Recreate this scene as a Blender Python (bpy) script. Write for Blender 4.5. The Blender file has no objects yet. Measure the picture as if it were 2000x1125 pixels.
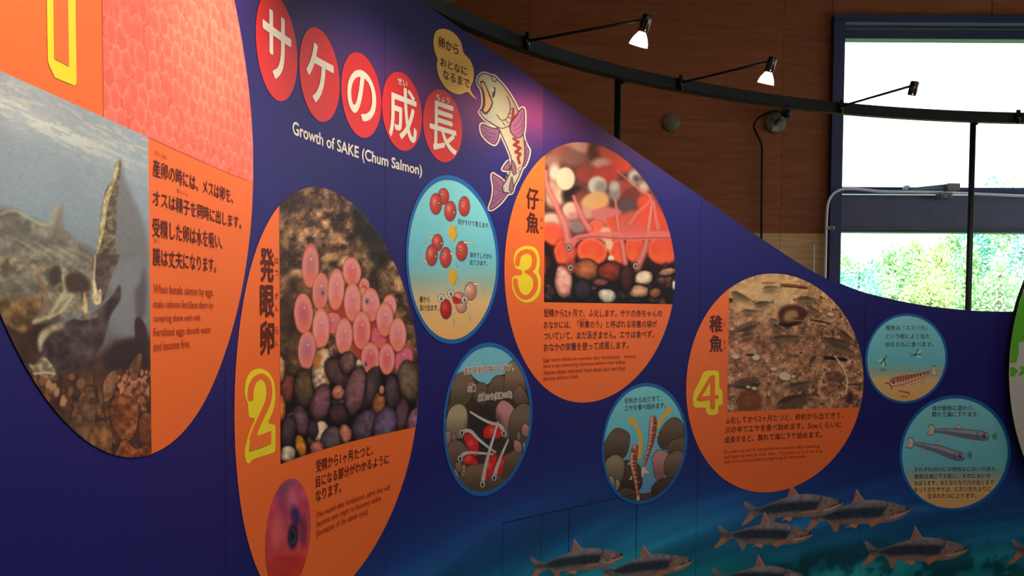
import bpy, bmesh, math, random
import numpy as np
from mathutils import Matrix, Vector
random.seed(7); rng = np.random.default_rng(7)
SC = bpy.context.scene
COL = SC.collection
EYE = 1.4                      # height of the camera above the floor (m)
F, CX, CY, PIT, ROL = 1903.10, 1000.0, 694.41, -0.044946, 0.0058205

# ------------------------------------------------------------------ camera
cd = bpy.data.cameras.new('camera'); cam = bpy.data.objects.new('camera', cd); COL.objects.link(cam)
cd.sensor_fit = 'HORIZONTAL'; cd.sensor_width = 36.0; cd.lens = F / 2000 * 36.0
cd.shift_y = (CY - 562.5) / 2000.0; cd.clip_start = 0.02; cd.clip_end = 400
cr_, sr_, cp_, sp_ = math.cos(ROL), math.sin(ROL), math.cos(PIT), math.sin(PIT)
right = Vector((cr_, -sp_ * sr_, cp_ * sr_)); up = Vector((-sr_, -sp_ * cr_, cp_ * cr_)); fwd = Vector((0, cp_, sp_))
m4 = Matrix((right, up, -fwd)).transposed().to_4x4(); m4.translation = (0, 0, EYE)
cam.matrix_world = m4
SC.camera = cam

# ------------------------------------------------------------------ world, sun, exposure
w = bpy.data.worlds.new('sky'); SC.world = w; w.use_nodes = True
nt = w.node_tree; bg = nt.nodes['Background']
tc = nt.nodes.new('ShaderNodeTexCoord'); sx = nt.nodes.new('ShaderNodeSeparateXYZ'); rp = nt.nodes.new('ShaderNodeValToRGB')
nt.links.new(tc.outputs['Generated'], sx.inputs[0]); nt.links.new(sx.outputs['Z'], rp.inputs[0]); nt.links.new(rp.outputs[0], bg.inputs['Color'])
rp.color_ramp.elements[0].color = (0.93, 0.97, 1.0, 1); rp.color_ramp.elements[1].color = (0.62, 0.80, 1.0, 1)
bg.inputs['Strength'].default_value = 3.0
sl = bpy.data.lights.new('sun', 'SUN'); sun = bpy.data.objects.new('sun', sl); COL.objects.link(sun)
sl.energy = 12.0; sl.angle = 0.009; sl.color = (1.0, 0.95, 0.86)
sun.rotation_euler = (math.radians(38), math.radians(-18), math.radians(-20)); sun.location = (0, 0, 12)
SC.view_settings.view_transform = 'Standard'; SC.view_settings.look = 'None'
SC.view_settings.gamma = 1; SC.view_settings.use_curve_mapping = False
SC.view_settings.exposure = 0.0
LAMP_W = 15.5                  # power of each track spot
ROOM_W = 30.0                  # glow of the unseen fill lights added to the hall

# ------------------------------------------------------------------ helpers: objects and materials
def lin(c):
    c = np.asarray(c, float) / 255.0
    return np.where(c <= 0.04045, c / 12.92, ((c + 0.055) / 1.055) ** 2.4)
def link(name, me, m=None, parent=None):
    o = bpy.data.objects.new(name, me); COL.objects.link(o)
    if m is not None and me is not None: me.materials.append(m)
    if parent: o.parent = parent
    return o
def empty(name, label, cat, loc=(0, 0, 0), group=None):
    o = bpy.data.objects.new(name, None); COL.objects.link(o); o.location = loc; o.empty_display_size = .05
    tag(o, label, cat, group); return o
def tag(o, label, cat=None, group=None):
    o['label'] = label
    if cat: o['category'] = cat
    if group: o['group'] = group
    return o
def local(o, parent):          # keep world coordinates when the parent Empty is not at the origin
    o.parent = parent; o.matrix_parent_inverse = Matrix.Translation(-parent.location); return o
def mat(name, rgb, rough=.5, spec=.5, metal=0., emit=None, es=0., noise=0., nscale=40.):
    m = bpy.data.materials.new(name); m.use_nodes = True; t = m.node_tree; b = t.nodes['Principled BSDF']
    c = tuple(lin(rgb)) + (1,)
    b.inputs['Base Color'].default_value = c; b.inputs['Roughness'].default_value = rough
    b.inputs['Specular IOR Level'].default_value = spec; b.inputs['Metallic'].default_value = metal
    if noise:
        n = t.nodes.new('ShaderNodeTexNoise'); n.inputs['Scale'].default_value = nscale; n.inputs['Detail'].default_value = 4
        r = t.nodes.new('ShaderNodeValToRGB')
        r.color_ramp.elements[0].position = .3; r.color_ramp.elements[1].position = .7
        r.color_ramp.elements[0].color = tuple(v * (1 - noise) for v in c[:3]) + (1,)
        r.color_ramp.elements[1].color = tuple(min(1, v * (1 + noise)) for v in c[:3]) + (1,)
        g = t.nodes.new('ShaderNodeTexCoord')
        t.links.new(g.outputs['Object'], n.inputs['Vector'])
        t.links.new(n.outputs['Fac'], r.inputs[0]); t.links.new(r.outputs[0], b.inputs['Base Color'])
    if emit is not None:
        b.inputs['Emission Color'].default_value = tuple(lin(emit)) + (1,); b.inputs['Emission Strength'].default_value = es
    return m
def print_mat(name, rough=.48, spec=.22):
    m = bpy.data.materials.new(name); m.use_nodes = True; t = m.node_tree; b = t.nodes['Principled BSDF']
    a = t.nodes.new('ShaderNodeVertexColor'); a.layer_name = 'print'
    t.links.new(a.outputs['Color'], b.inputs['Base Color'])
    b.inputs['Roughness'].default_value = rough; b.inputs['Specular IOR Level'].default_value = spec
    return m
M_PRINT = print_mat('printed_vinyl')
M_ORANGE = mat('orange_vinyl', (255, 117, 46), .45, .35)
M_YELLOW = mat('yellow_ink', (255, 232, 40), .45, .35)
M_TEXT = mat('brown_ink', (92, 22, 12), .42, .3)
M_TEXTB = mat('dark_ink', (62, 30, 34), .42, .3)
M_WHITE = mat('white_ink', (240, 230, 218), .45, .3)
M_TEXTL = mat('faint_brown_ink', (158, 54, 22), .45, .3)
M_RED = mat('red_ink', (222, 38, 42), .42, .35)
M_BUBBLE = mat('amber_ink', (255, 200, 92), .42, .35)
M_RING = mat('blue_ink', (18, 104, 186), .42, .35)
M_BLACK = mat('black_powder_coat', (16, 22, 27), .55, .3)
M_BACK = mat('wall_back_board', (60, 62, 70), .7, .3, noise=.15)
M_SEAM = mat('seam_shadow_gap', (14, 14, 22), .8, .1)

# ------------------------------------------------------------------ plan curve of the exhibition wall
KN = np.array([0.02752902, 0.02301085, 0.39499328, 0.71745583, 1.04469486, 1.37065456, 1.69561406, 2.02057372, 2.34553342])
SK = np.linspace(0, 6.5, 9)
SD = np.linspace(-1.6, 6.3, 1581)
PH = np.interp(SD, SK, KN); _ds = SD[1] - SD[0]; _pm = (PH[1:] + PH[:-1]) / 2
XS = np.r_[0, np.cumsum(np.sin(_pm)) * _ds]; YS = np.r_[0, np.cumsum(np.cos(_pm)) * _ds]
XS += -0.49712760 - np.interp(0, SD, XS); YS += 0.74739219 - np.interp(0, SD, YS)
def P(s, z, h=0.0):            # wall coordinates (metres along the wall, height relative to eye level, height off the face)
    s = np.asarray(s, float); z = np.asarray(z, float)
    ph = np.interp(s, SD, PH)
    return np.stack([np.interp(s, SD, XS) + np.cos(ph) * h, np.interp(s, SD, YS) - np.sin(ph) * h, z + EYE + 0 * s], -1)
def rays(px, py):
    x = (np.asarray(px, float) - CX) / F; y = -(np.asarray(py, float) - CY) / F
    x, y = cr_ * x - sr_ * y, sr_ * x + cr_ * y
    return x, cp_ - sp_ * y, sp_ + cp_ * y
_m = (SD > -0.3) & (SD < 5.6)
_AZ = np.arctan2(XS[_m], YS[_m]); _SS = SD[_m]; _o = np.argsort(_AZ)
def W(px, py):                 # measured photo point -> wall coordinates on the real curved wall
    rx, ry, rz = rays(px, py)
    s = np.interp(np.arctan2(rx, ry), _AZ[_o], _SS[_o])
    t = np.hypot(np.interp(s, SD, XS), np.interp(s, SD, YS)) / np.hypot(rx, ry)
    return s, rz * t
def proj(p):
    X, Y, Z = p[..., 0], p[..., 1], p[..., 2] - EYE
    a = cp_ * Y + sp_ * Z; b = -sp_ * Y + cp_ * Z
    x, y = X / a, b / a
    return CX + F * (cr_ * x + sr_ * y), CY - F * (-sr_ * x + cr_ * y)
def onY(px, py, D):            # photo point -> point on the vertical plane Y = D
    rx, ry, rz = rays(px, py)
    return Vector((float(rx / ry * D), D, float(rz / ry * D) + EYE))
def K(s): return F / np.interp(s, SD, YS)      # pixels per metre

# ------------------------------------------------------------------ print painter (colour laid down on a fine mesh)
def grid_mesh(name, pts, cols, m, parent=None, mask=None, flip=False):
    ny, nx = pts.shape[:2]
    idx = np.arange(ny * nx).reshape(ny, nx)
    q = np.stack([idx[:-1, :-1], idx[:-1, 1:], idx[1:, 1:], idx[1:, :-1]], -1)
    if flip: q = q[..., ::-1]
    if mask is not None:
        fm = mask[:-1, :-1] | mask[:-1, 1:] | mask[1:, 1:] | mask[1:, :-1]
        q = q[fm]
    q = q.reshape(-1, 4)
    used, invx = np.unique(q, return_inverse=True)
    v = pts.reshape(-1, 3)[used]; q = invx.reshape(-1, 4)
    me = bpy.data.meshes.new(name)
    me.vertices.add(len(v)); me.vertices.foreach_set('co', v.ravel())
    me.loops.add(q.size); me.loops.foreach_set('vertex_index', q.ravel().astype(np.int32))
    me.polygons.add(len(q)); me.polygons.foreach_set('loop_start', np.arange(0, q.size, 4, dtype=np.int32))
    me.update(calc_edges=True)
    if cols is not None:
        ca = me.color_attributes.new('print', 'FLOAT_COLOR', 'POINT')
        c4 = np.ones((len(v), 4)); c4[:, :3] = lin(np.clip(cols.reshape(-1, 3)[used], 0, 255))
        ca.data.foreach_set('color', c4.ravel())
    me.polygons.foreach_set('use_smooth', np.ones(len(q), bool))
    return link(name, me, m, parent)
_NG = [rng.random((64, 64)) for _ in range(6)]
def vnoise(x, y, sc, k=0):
    x = x / sc + 100.3; y = y / sc + 100.7
    xi = np.floor(x).astype(int); yi = np.floor(y).astype(int); fx = x - xi; fy = y - yi
    fx = fx * fx * (3 - 2 * fx); fy = fy * fy * (3 - 2 * fy); g = _NG[k % 6]
    a = g[yi % 64, xi % 64]; b = g[yi % 64, (xi + 1) % 64]; c = g[(yi + 1) % 64, xi % 64]; d = g[(yi + 1) % 64, (xi + 1) % 64]
    return (a * (1 - fx) + b * fx) * (1 - fy) + (c * (1 - fx) + d * fx) * fy
def fbm(x, y, sc, k=0, n=4):
    r = 0; a = 1; t = 0
    for i in range(n): r = r + a * vnoise(x, y, sc / 2 ** i, k + i); t += a; a *= .55
    return r / t
def smooth(pts, n=6, closed=True):
    p = np.asarray(pts, float); N = len(p); out = []
    rngi = range(N) if closed else range(N - 1)
    for i in rngi:
        if closed: a, b, c, d = p[i - 1], p[i], p[(i + 1) % N], p[(i + 2) % N]
        else: a, b, c, d = p[max(i - 1, 0)], p[i], p[i + 1], p[min(i + 2, N - 1)]
        for t in np.linspace(0, 1, n, endpoint=False):
            out.append(.5 * ((2 * b) + (c - a) * t + (2 * a - 5 * b + 4 * c - d) * t * t + (3 * b - a - 3 * c + d) * t ** 3))
    if not closed: out.append(p[-1])
    return np.array(out)
def crop(x0, y0, sc):          # reading points off an enlarged view of the photo
    return lambda *pts: np.array([(x0 + a / sc, y0 + b / sc) for a, b in pts])
class Canvas:
    def __init__(self, S, Z, base=(128, 128, 128)):
        self.S, self.Z = S, Z; self.X, self.Y = proj(P(S, Z)); self.C = np.zeros(S.shape + (3,)) + np.array(base, float)
        self.A = np.zeros(S.shape)
    def _put(self, sel, a, col):
        if callable(col): col = col(self.X[sel], self.Y[sel])
        a = np.clip(a, 0, 1)
        self.C[sel] = self.C[sel] * (1 - a[:, None]) + np.asarray(col, float) * a[:, None]
        self.A[sel] = np.maximum(self.A[sel], a)
    def fill(self, fn): self.C[...] = fn(self.X, self.Y)
    def mul(self, f): self.C *= f[..., None]
    def poly(self, pts, col, soft=1., alpha=1., sm=True):
        p = smooth(pts) if sm else np.asarray(pts, float)
        lo = p.min(0) - soft; hi = p.max(0) + soft
        sel = (self.X > lo[0]) & (self.X < hi[0]) & (self.Y > lo[1]) & (self.Y < hi[1])
        if not sel.any(): return
        x = self.X[sel]; y = self.Y[sel]; ins = np.zeros(len(x), bool); dm = np.full(len(x), 1e9)
        for (x0, y0), (x1, y1) in zip(p, np.roll(p, -1, 0)):
            if y0 != y1:
                c = ((y0 > y) != (y1 > y)) & (x < (x1 - x0) * (y - y0) / (y1 - y0) + x0); ins ^= c
            dx, dy = x1 - x0, y1 - y0; L = dx * dx + dy * dy + 1e-12
            t = np.clip(((x - x0) * dx + (y - y0) * dy) / L, 0, 1)
            dm = np.minimum(dm, (x - x0 - t * dx) ** 2 + (y - y0 - t * dy) ** 2)
        d = np.sqrt(dm) * np.where(ins, 1, -1)
        self._put(sel, (d / soft + .5) * 1.0 * alpha if soft <= 1 else np.clip(d / soft + .5, 0, 1) * alpha, col)
    def line(self, pts, wd, col, soft=1., alpha=1., sm=True, taper=None):
        p = smooth(pts, closed=False) if (sm and len(pts) > 2) else np.asarray(pts, float)
        lo = p.min(0) - wd - soft; hi = p.max(0) + wd + soft
        sel = (self.X > lo[0]) & (self.X < hi[0]) & (self.Y > lo[1]) & (self.Y < hi[1])
        if not sel.any(): return
        x = self.X[sel]; y = self.Y[sel]; best = np.full(len(x), -1e9); n = len(p) - 1
        for i in range(n):
            (x0, y0), (x1, y1) = p[i], p[i + 1]
            dx, dy = x1 - x0, y1 - y0; L = dx * dx + dy * dy + 1e-12
            t = np.clip(((x - x0) * dx + (y - y0) * dy) / L, 0, 1)
            r = wd / 2 if taper is None else wd / 2 * (taper[0] + (taper[1] - taper[0]) * (i + t) / n)
            best = np.maximum(best, r - np.hypot(x - x0 - t * dx, y - y0 - t * dy))
        self._put(sel, np.clip(best / soft + .5, 0, 1) * alpha, col)
    def ell(self, cx, cy, rx, ry, col, rot=0., soft=1., alpha=1., grad=None, tex=0., tk=0, edge=None):
        R = max(rx, ry) + soft
        sel = (abs(self.X - cx) < R) & (abs(self.Y - cy) < R)
        if not sel.any(): return
        x = self.X[sel] - cx; y = self.Y[sel] - cy; c, s = math.cos(rot), math.sin(rot)
        u = (c * x + s * y) / rx; v = (-s * x + c * y) / ry
        if tex: q = 1 + .16 * (fbm(x * 1. + cx, y + cy, min(rx, ry), tk) - .5) * 2
        else: q = 1
        r = np.hypot(u, v) * q
        a = np.clip((1 - r) * min(rx, ry) / soft + .5, 0, 1) * alpha
        C = np.zeros((len(x), 3)) + np.array(col, float)
        if grad is not None:                       # grad: list of (radius, colour)
            rr = np.hypot(u - grad[0][0], v - grad[0][1]); ks = [g[0] for g in grad[1:]]
            C = np.stack([np.interp(rr, ks, [g[1][i] for g in grad[1:]]) for i in range(3)], -1)
        if tex:
            n = fbm(x + cx * 3, y + cy * 5, 9, tk + 1, 3); C = C * (1 + tex * (n - .5) * 2)[:, None]
            C = C * np.clip(1.25 - .75 * np.clip(r, 0, 1) ** 3 - .25 * v, .1, 1.6)[:, None]
        if edge is not None:
            e = np.clip((r - (1 - edge[0] / min(rx, ry))) * min(rx, ry) + .5, 0, 1)[:, None]; C = C * (1 - e) + np.array(edge[1], float) * e
        self._put(sel, a, C)
    def build(self, name, h, parent=None, mask=None, m=None):
        o = grid_mesh(name, P(self.S, self.Z, h), self.C, m or M_PRINT, None, mask)
        if parent: local(o, parent)
        return o
def col_canvas(s0, s1, zlo, zhi, pitch=1.3, edge=None):
    """columns of a shape whose lower and upper edges are functions of s"""
    x0, _ = proj(P(s0, 0.)); x1, _ = proj(P(s1, 0.))
    n = max(8, int(abs(x1 - x0) / pitch)); t = np.linspace(0, 1, n)
    if edge == 'both': t = .5 - .5 * np.cos(np.pi * t)
    if edge == 'right': t = np.sin(np.pi / 2 * t)
    xs = np.linspace(x0, x1, 200); ss = np.interp(xs, *(lambda q: (proj(P(q, 0. * q))[0], q))(np.linspace(s0, s1, 400)))
    s = np.interp(t, np.linspace(0, 1, 200), ss); s[0] = s0; s[-1] = s1
    lo = np.array([zlo(a) for a in s]); hi = np.array([zhi(a) for a in s]); hi = np.maximum(hi, lo)
    rows = int(np.max((hi - lo) * K(s)) / pitch) + 2
    v = np.linspace(0, 1, rows)[:, None]
    return Canvas(np.repeat(s[None], rows, 0), lo + (hi - lo) * v)
def box_canvas(px0, py0, px1, py1, pitch=1.2):
    c = [W(a, b) for a, b in ((px0, py0), (px1, py0), (px0, py1), (px1, py1), ((px0 + px1) / 2, py0), ((px0 + px1) / 2, py1))]
    s = [a[0] for a in c]; z = [a[1] for a in c]
    return col_canvas(min(s), max(s), lambda a: min(z), lambda a: max(z), pitch)
def circ_fns(cs, cz, R):
    return (lambda s: cz - math.sqrt(max(0, R * R - (s - cs) ** 2))), (lambda s: cz + math.sqrt(max(0, R * R - (s - cs) ** 2)))

# ------------------------------------------------------------------ lettering and flat shapes on the wall
_TC = {}
def glyphs(body, res=3):
    if (body, res) in _TC: return _TC[(body, res)]
    c = bpy.data.curves.new('lettering', 'FONT'); c.body = body; c.resolution_u = res; c.size = 1
    o = bpy.data.objects.new('lettering', c); COL.objects.link(o)
    dg = bpy.context.evaluated_depsgraph_get(); dg.update()
    me = bpy.data.meshes.new_from_object(o.evaluated_get(dg), depsgraph=dg)
    v = np.empty(len(me.vertices) * 3); me.vertices.foreach_get('co', v); v = v.reshape(-1, 3)[:, :2]
    f = [tuple(p.vertices) for p in me.polygons]
    bpy.data.objects.remove(o); bpy.data.meshes.remove(me); bpy.data.curves.remove(c)
    _TC[(body, res)] = (v, f); return v, f
def flat_obj(name, V, Fc, h, m, parent=None, hs=None):
    me = bpy.data.meshes.new(name)
    co = P(V[:, 0], V[:, 1], h if hs is None else hs)
    if hs is not None:
        ph = np.interp(V[:, 0], SD, PH); b = P(V[:, 0], V[:, 1], 0.)
        co = b + np.stack([np.cos(ph) * hs, -np.sin(ph) * hs, 0 * hs], -1)
    me.from_pydata([tuple(c) for c in co], [], Fc)
    o = link(name, me, m)
    if parent: local(o, parent)
    return o
def text_rect(name, body, s0, s1, zb, zt, m, h, parent=None, bold=0., res=3, outline=0.):
    v, f = glyphs(body, res)
    lo, hi = v.min(0), v.max(0); sc = np.array([(s1 - s0), (zt - zb)]) / np.maximum(hi - lo, 1e-6)
    u = (v - lo) * sc + [s0, zb]
    offs = [(0, 0)]
    if bold: offs = [(bold * a, bold * b) for a, b in ((-1, 0), (1, 0), (0, .8), (0, -.8))]
    if outline: offs = [(outline * math.cos(a), outline * math.sin(a)) for a in np.linspace(0, 2 * math.pi, 12, endpoint=False)]
    VV = np.concatenate([u + o for o in offs]); n = len(u)
    FF = [tuple(i + k * n for i in p) for k in range(len(offs)) for p in f]
    hs = np.repeat(h + 4e-6 * np.arange(len(offs)), n)
    return flat_obj(name, VV, FF, h, m, parent, hs)
def text(name, body, x0, yt, yb, x1, m, h, parent=None, bold=0., **k):
    """lettering whose first glyph spans yt..yb at x0 and whose end is at x1 (points read off the photo)"""
    s0, zt = W(x0, yt); _, zb = W(x0, yb); s1, _ = W(x1, (yt + yb) / 2)
    return text_rect(name, body, float(s0), float(s1), float(zb), float(zt), m, h, parent, bold * float(zt - zb), **k)
def flat_poly(name, V, m, h, parent=None, cut=.025):
    """flat printed shape: outline in wall coordinates, cut into narrow strips so that it follows the curve"""
    bm = bmesh.new(); bm.faces.new([bm.verts.new((a, b, 0)) for a, b in V]); bmesh.ops.triangulate(bm, faces=bm.faces)
    lo, hi = min(a for a, b in V), max(a for a, b in V); x = lo + cut
    while x < hi:
        bmesh.ops.bisect_plane(bm, geom=bm.verts[:] + bm.edges[:] + bm.faces[:], plane_co=(x, 0, 0), plane_no=(1, 0, 0)); x += cut
    for v in bm.verts: v.co = Vector(P(v.co.x, v.co.y, h))
    me = bpy.data.meshes.new(name); bm.to_mesh(me); bm.free()
    o = link(name, me, m)
    if parent: local(o, parent)
    return o
def flat_px(name, pts, m, h, parent=None, sm=False):
    p = smooth(pts) if sm else np.asarray(pts, float)
    s, z = W(p[:, 0], p[:, 1]); return flat_poly(name, list(zip(s, z)), m, h, parent)
def disc(name, cs, cz, R, m, h, parent=None, rz=None):
    rz = rz or R; th = np.linspace(0, math.pi, 65); s = cs - R * np.cos(th); d = rz * np.sin(th)
    v = np.linspace(-1, 1, 5)[:, None]
    S = np.repeat(s[None], 5, 0); Z = cz + d * v
    o = grid_mesh(name, P(S, Z, h), None, m)
    if parent: local(o, parent)
    return o
def ring(name, cs, cz, R0, R1, m, h, parent=None):
    th = np.linspace(0, 2 * math.pi, 129)
    r = np.array([R0, (R0 + R1) / 2, R1])[:, None]
    o = grid_mesh(name, P(cs + r * np.cos(th), cz + r * np.sin(th), h), None, m, flip=True)
    if parent: local(o, parent)
    return o
# ------------------------------------------------------------------ solid helpers
def bm_obj(name, bm, m, parent=None, smooth_=False, bevel=0.):
    if bevel: bmesh.ops.bevel(bm, geom=bm.edges[:], offset=bevel, segments=2, affect='EDGES')
    bmesh.ops.recalc_face_normals(bm, faces=bm.faces)
    me = bpy.data.meshes.new(name); bm.to_mesh(me); bm.free()
    if smooth_:
        for p in me.polygons: p.use_smooth = True
    o = link(name, me, m)
    if parent: local(o, parent)
    return o
def box(name, lo, hi, m, parent=None, bevel=0.):
    bm = bmesh.new(); bmesh.ops.create_cube(bm, size=1)
    for v in bm.verts: v.co = Vector([(lo[i] + hi[i]) / 2 + v.co[i] * (hi[i] - lo[i]) for i in range(3)])
    return bm_obj(name, bm, m, parent, bevel=bevel)
def tube(name, pts, r, m, parent=None, seg=12, radii=None, cap=True):
    pts = [Vector(p) for p in pts]; bm = bmesh.new(); rings = []
    prev = None
    for i, p in enumerate(pts):
        t = (pts[min(i + 1, len(pts) - 1)] - pts[max(i - 1, 0)]).normalized()
        if prev is None:
            a = Vector((0, 0, 1)) if abs(t.z) < .9 else Vector((1, 0, 0)); u = t.cross(a).normalized()
        else: u = (prev - t * prev.dot(t)).normalized()
        prev = u; v = t.cross(u); rr = radii[i] if radii else r
        rings.append([bm.verts.new(p + (u * math.cos(a) + v * math.sin(a)) * rr) for a in np.linspace(0, 2 * math.pi, seg, endpoint=False)])
    for a, b in zip(rings[:-1], rings[1:]):
        for i in range(seg): bm.faces.new((a[i], a[(i + 1) % seg], b[(i + 1) % seg], b[i]))
    if cap: bm.faces.new(rings[0][::-1]); bm.faces.new(rings[-1])
    return bm_obj(name, bm, m, parent, True)
# ================================================================== the hall (setting)
D = 6.0                                            # plane of the end wall with the window
def struct(o): o['kind'] = 'structure'; return o
def wood_mat(name, c0, c1, seed):
    m = bpy.data.materials.new(name); m.use_nodes = True; t = m.node_tree; b = t.nodes['Principled BSDF']
    g = t.nodes.new('ShaderNodeTexCoord'); mp = t.nodes.new('ShaderNodeMapping'); mp.inputs['Scale'].default_value = (1.6, 1, 22); mp.inputs['Location'].default_value = (seed, seed * .7, seed * 1.3)
    n = t.nodes.new('ShaderNodeTexNoise'); n.inputs['Scale'].default_value = 2.2; n.inputs['Detail'].default_value = 7; n.inputs['Distortion'].default_value = .6
    r = t.nodes.new('ShaderNodeValToRGB'); r.color_ramp.elements[0].position = .32; r.color_ramp.elements[1].position = .68
    r.color_ramp.elements[0].color = tuple(lin(c0)) + (1,); r.color_ramp.elements[1].color = tuple(lin(c1)) + (1,)
    t.links.new(g.outputs['Object'], mp.inputs[0]); t.links.new(mp.outputs[0], n.inputs['Vector']); t.links.new(n.outputs['Fac'], r.inputs[0]); t.links.new(r.outputs[0], b.inputs['Base Color'])
    bp = t.nodes.new('ShaderNodeBump'); bp.inputs['Strength'].default_value = .08; t.links.new(n.outputs['Fac'], bp.inputs['Height']); t.links.new(bp.outputs[0], b.inputs['Normal'])
    b.inputs['Roughness'].default_value = .55; b.inputs['Specular IOR Level'].default_value = .3
    return m
WOODS = [wood_mat('stained_plywood', (156, 86, 50), (178, 104, 62), 1.0), wood_mat('stained_plywood_dark', (152, 83, 48), (174, 101, 60), 4.2)]
WOODL = wood_mat('pale_plywood', (226, 166, 106), (250, 206, 150), 7.7)
M_FLOOR = mat('grey_floor_tile', (96, 92, 88), .5, .3, noise=.15, nscale=6)
M_CEIL = mat('ceiling_board', (150, 142, 132), .8, .2, noise=.05)
M_SIDE = mat('painted_side_wall', (120, 92, 74), .8, .2, noise=.06)
M_CORE = mat('wall_core', (70, 48, 36), .9, .1)
M_FRAME = mat('dark_window_frame', (44, 54, 96), .45, .5)  # blue tint of the window's bloom is mixed into this colour
M_FRAME2 = mat('grey_window_rail', (128, 150, 168), .4, .5)
M_PANEL = mat('window_spandrel_panel', (104, 104, 126), .6, .3, noise=.1, nscale=8)
M_PIPE = mat('white_conduit', (246, 246, 250), .35, .5)
M_METAL = mat('dull_metal', (150, 152, 158), .35, .5, .6)
XL, XR, YB = -2.4, 5.0, -3.2
def ceil_z(x): return EYE + 1.872 + .289 * (x + .404)
struct(box('floor', (XL - .1, YB, -.1), (XR + .1, D + .1, 0), M_FLOOR))
bm = bmesh.new()
cv = [(XL - .1, YB), (XR + .1, YB), (XR + .1, D + .15), (XL - .1, D + .15)]
lo = [bm.verts.new((x, y, ceil_z(x))) for x, y in cv]; hi = [bm.verts.new((x, y, ceil_z(x) + .12)) for x, y in cv]
bm.faces.new(lo[::-1]); bm.faces.new(hi)
for i in range(4): bm.faces.new((lo[i], lo[(i + 1) % 4], hi[(i + 1) % 4], hi[i]))
struct(bm_obj('ceiling', bm, M_CEIL))
struct(box('wall_left', (XL - .12, YB, 0), (XL, D, ceil_z(XL) + .02), M_SIDE))
bm = bmesh.new()
def _bx(bm, lo, hi):
    for v in bmesh.ops.create_cube(bm, size=1)['verts']: v.co = Vector([(lo[i] + hi[i]) / 2 + v.co[i] * (hi[i] - lo[i]) for i in range(3)])
for lo_, hi_ in (((XR, YB, 0), (XR + .12, 1.6, ceil_z(XR))), ((XR, 5.5, 0), (XR + .12, D, ceil_z(XR))), ((XR, 1.6, 0), (XR + .12, 5.5, .9)), ((XR, 1.6, 2.5), (XR + .12, 5.5, ceil_z(XR)))): _bx(bm, lo_, hi_)
struct(bm_obj('wall_right', bm, M_SIDE))
struct(box('wall_rear', (XL - .1, YB - .12, 0), (XR + .1, YB, ceil_z(XR)), M_SIDE))
# end wall: structural core around the window opening, faced with plywood boards
WX0 = onY(1625, 60, D).x; WZ1 = onY(1700, 33, D).z; WZ0 = EYE - .42; WX1 = 4.7
wf = struct(link('wall_front', None))
wf.name = 'wall_front'
core = bmesh.new()
def slab(bm, x0, x1, z0, z1, y0=D + .02, y1=D + .14, top=None):
    g = bmesh.ops.create_cube(bm, size=1)['verts']
    for v in g:
        v.co = Vector(((x0 + x1) / 2 + v.co.x * (x1 - x0), (y0 + y1) / 2 + v.co.y * (y1 - y0), (z0 + z1) / 2 + v.co.z * (z1 - z0)))
slab(core, XL - .1, WX0, 0, 3.9); slab(core, WX0, WX1, 0, WZ0); slab(core, WX0, WX1, WZ1, 4.9); slab(core, WX1, XR + .1, 0, 4.9)
c_ = bm_obj('wall_core', core, M_CORE); c_.parent = wf
seam_x = [XL, -1.2, .1, 1.64, WX0]
zrows = [0, 1.0, EYE + .49, 4.2]
k = 0
for i in range(len(seam_x) - 1):
    for j in range(len(zrows) - 1):
        x0, x1, z0, z1 = seam_x[i] + .0008, seam_x[i + 1] - .0008, zrows[j] + .0005, zrows[j + 1] - .0005
        o = box('plywood_board', (x0, D, z0), (x1, D + .018, z1), WOODL if j < 2 else WOODS[(i + j) % 2]); o.parent = wf; k += 1
zt = [WZ1, EYE + 2.25, 4.4]
for j in range(2):
    for i, (a, b) in enumerate(((WX0, 2.9), (2.9, 3.8), (3.8, WX1), (WX1, XR))):
        o = box('plywood_board', (a + .002, D, zt[j] + .002), (b - .002, D + .018, zt[j + 1] - .002), WOODS[(i + j) % 2]); o.parent = wf
for j, (a, b) in enumerate(((0, WZ0), (WZ0, 2.6))):
    if j == 0: o = box('plywood_board', (WX0 + .002, D, 0), (WX1 - .002, D + .018, WZ0 - .002), WOODL)
    else: o = box('plywood_board', (WX1 + .002, D, WZ0), (XR, D + .018, WZ1 - .002), WOODS[0])
    o.parent = wf

# ---- window
win = struct(link('window_1', None))
def fr(name, px0, py0, px1, py1, m, y0, y1, x1=None, bevel=.002):
    a, b = onY(px0, py0, D), onY(px1, py1, D)
    o = box(name, (a.x, y0, b.z), (x1 if x1 is not None else b.x, y1, a.z), m, bevel=bevel); o.parent = win; return o
fr('frame_head', 1625, 32, 1900, 44, M_FRAME, D - .05, D + .1, WX1)
fr('blind_rail', 1638, 44.5, 1900, 52, M_FRAME2, D - .02, D + .06, WX1)
fr('frame_rail', 1638, 52.5, 1900, 58, M_FRAME, D - .03, D + .06, WX1)
fr('frame_rail', 1638, 59, 1900, 63, M_FRAME, D - .015, D + .06, WX1)
fr('frame_rail', 1638, 64, 1900, 79, M_FRAME, D - .03, D + .06, WX1)
a = onY(1624, 44, D)
o = box('frame_jamb', (a.x, D - .05, WZ0), (onY(1641, 300, D).x, D + .1, a.z), M_FRAME, bevel=.002); o.parent = win
fr('spandrel_panel', 1634, 379, 1900, 447, M_PANEL, D + .02, D + .08, WX1)
fr('frame_rail', 1634, 365.5, 1900, 378, M_FRAME, D - .02, D + .08, WX1)
fr('frame_rail', 1630, 448, 1900, 455, M_FRAME, D - .03, D + .08, WX1)
fr('bead', 1632, 446, 1900, 447.6, M_FRAME2, D - .02, D + .02, WX1, 0)
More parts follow.
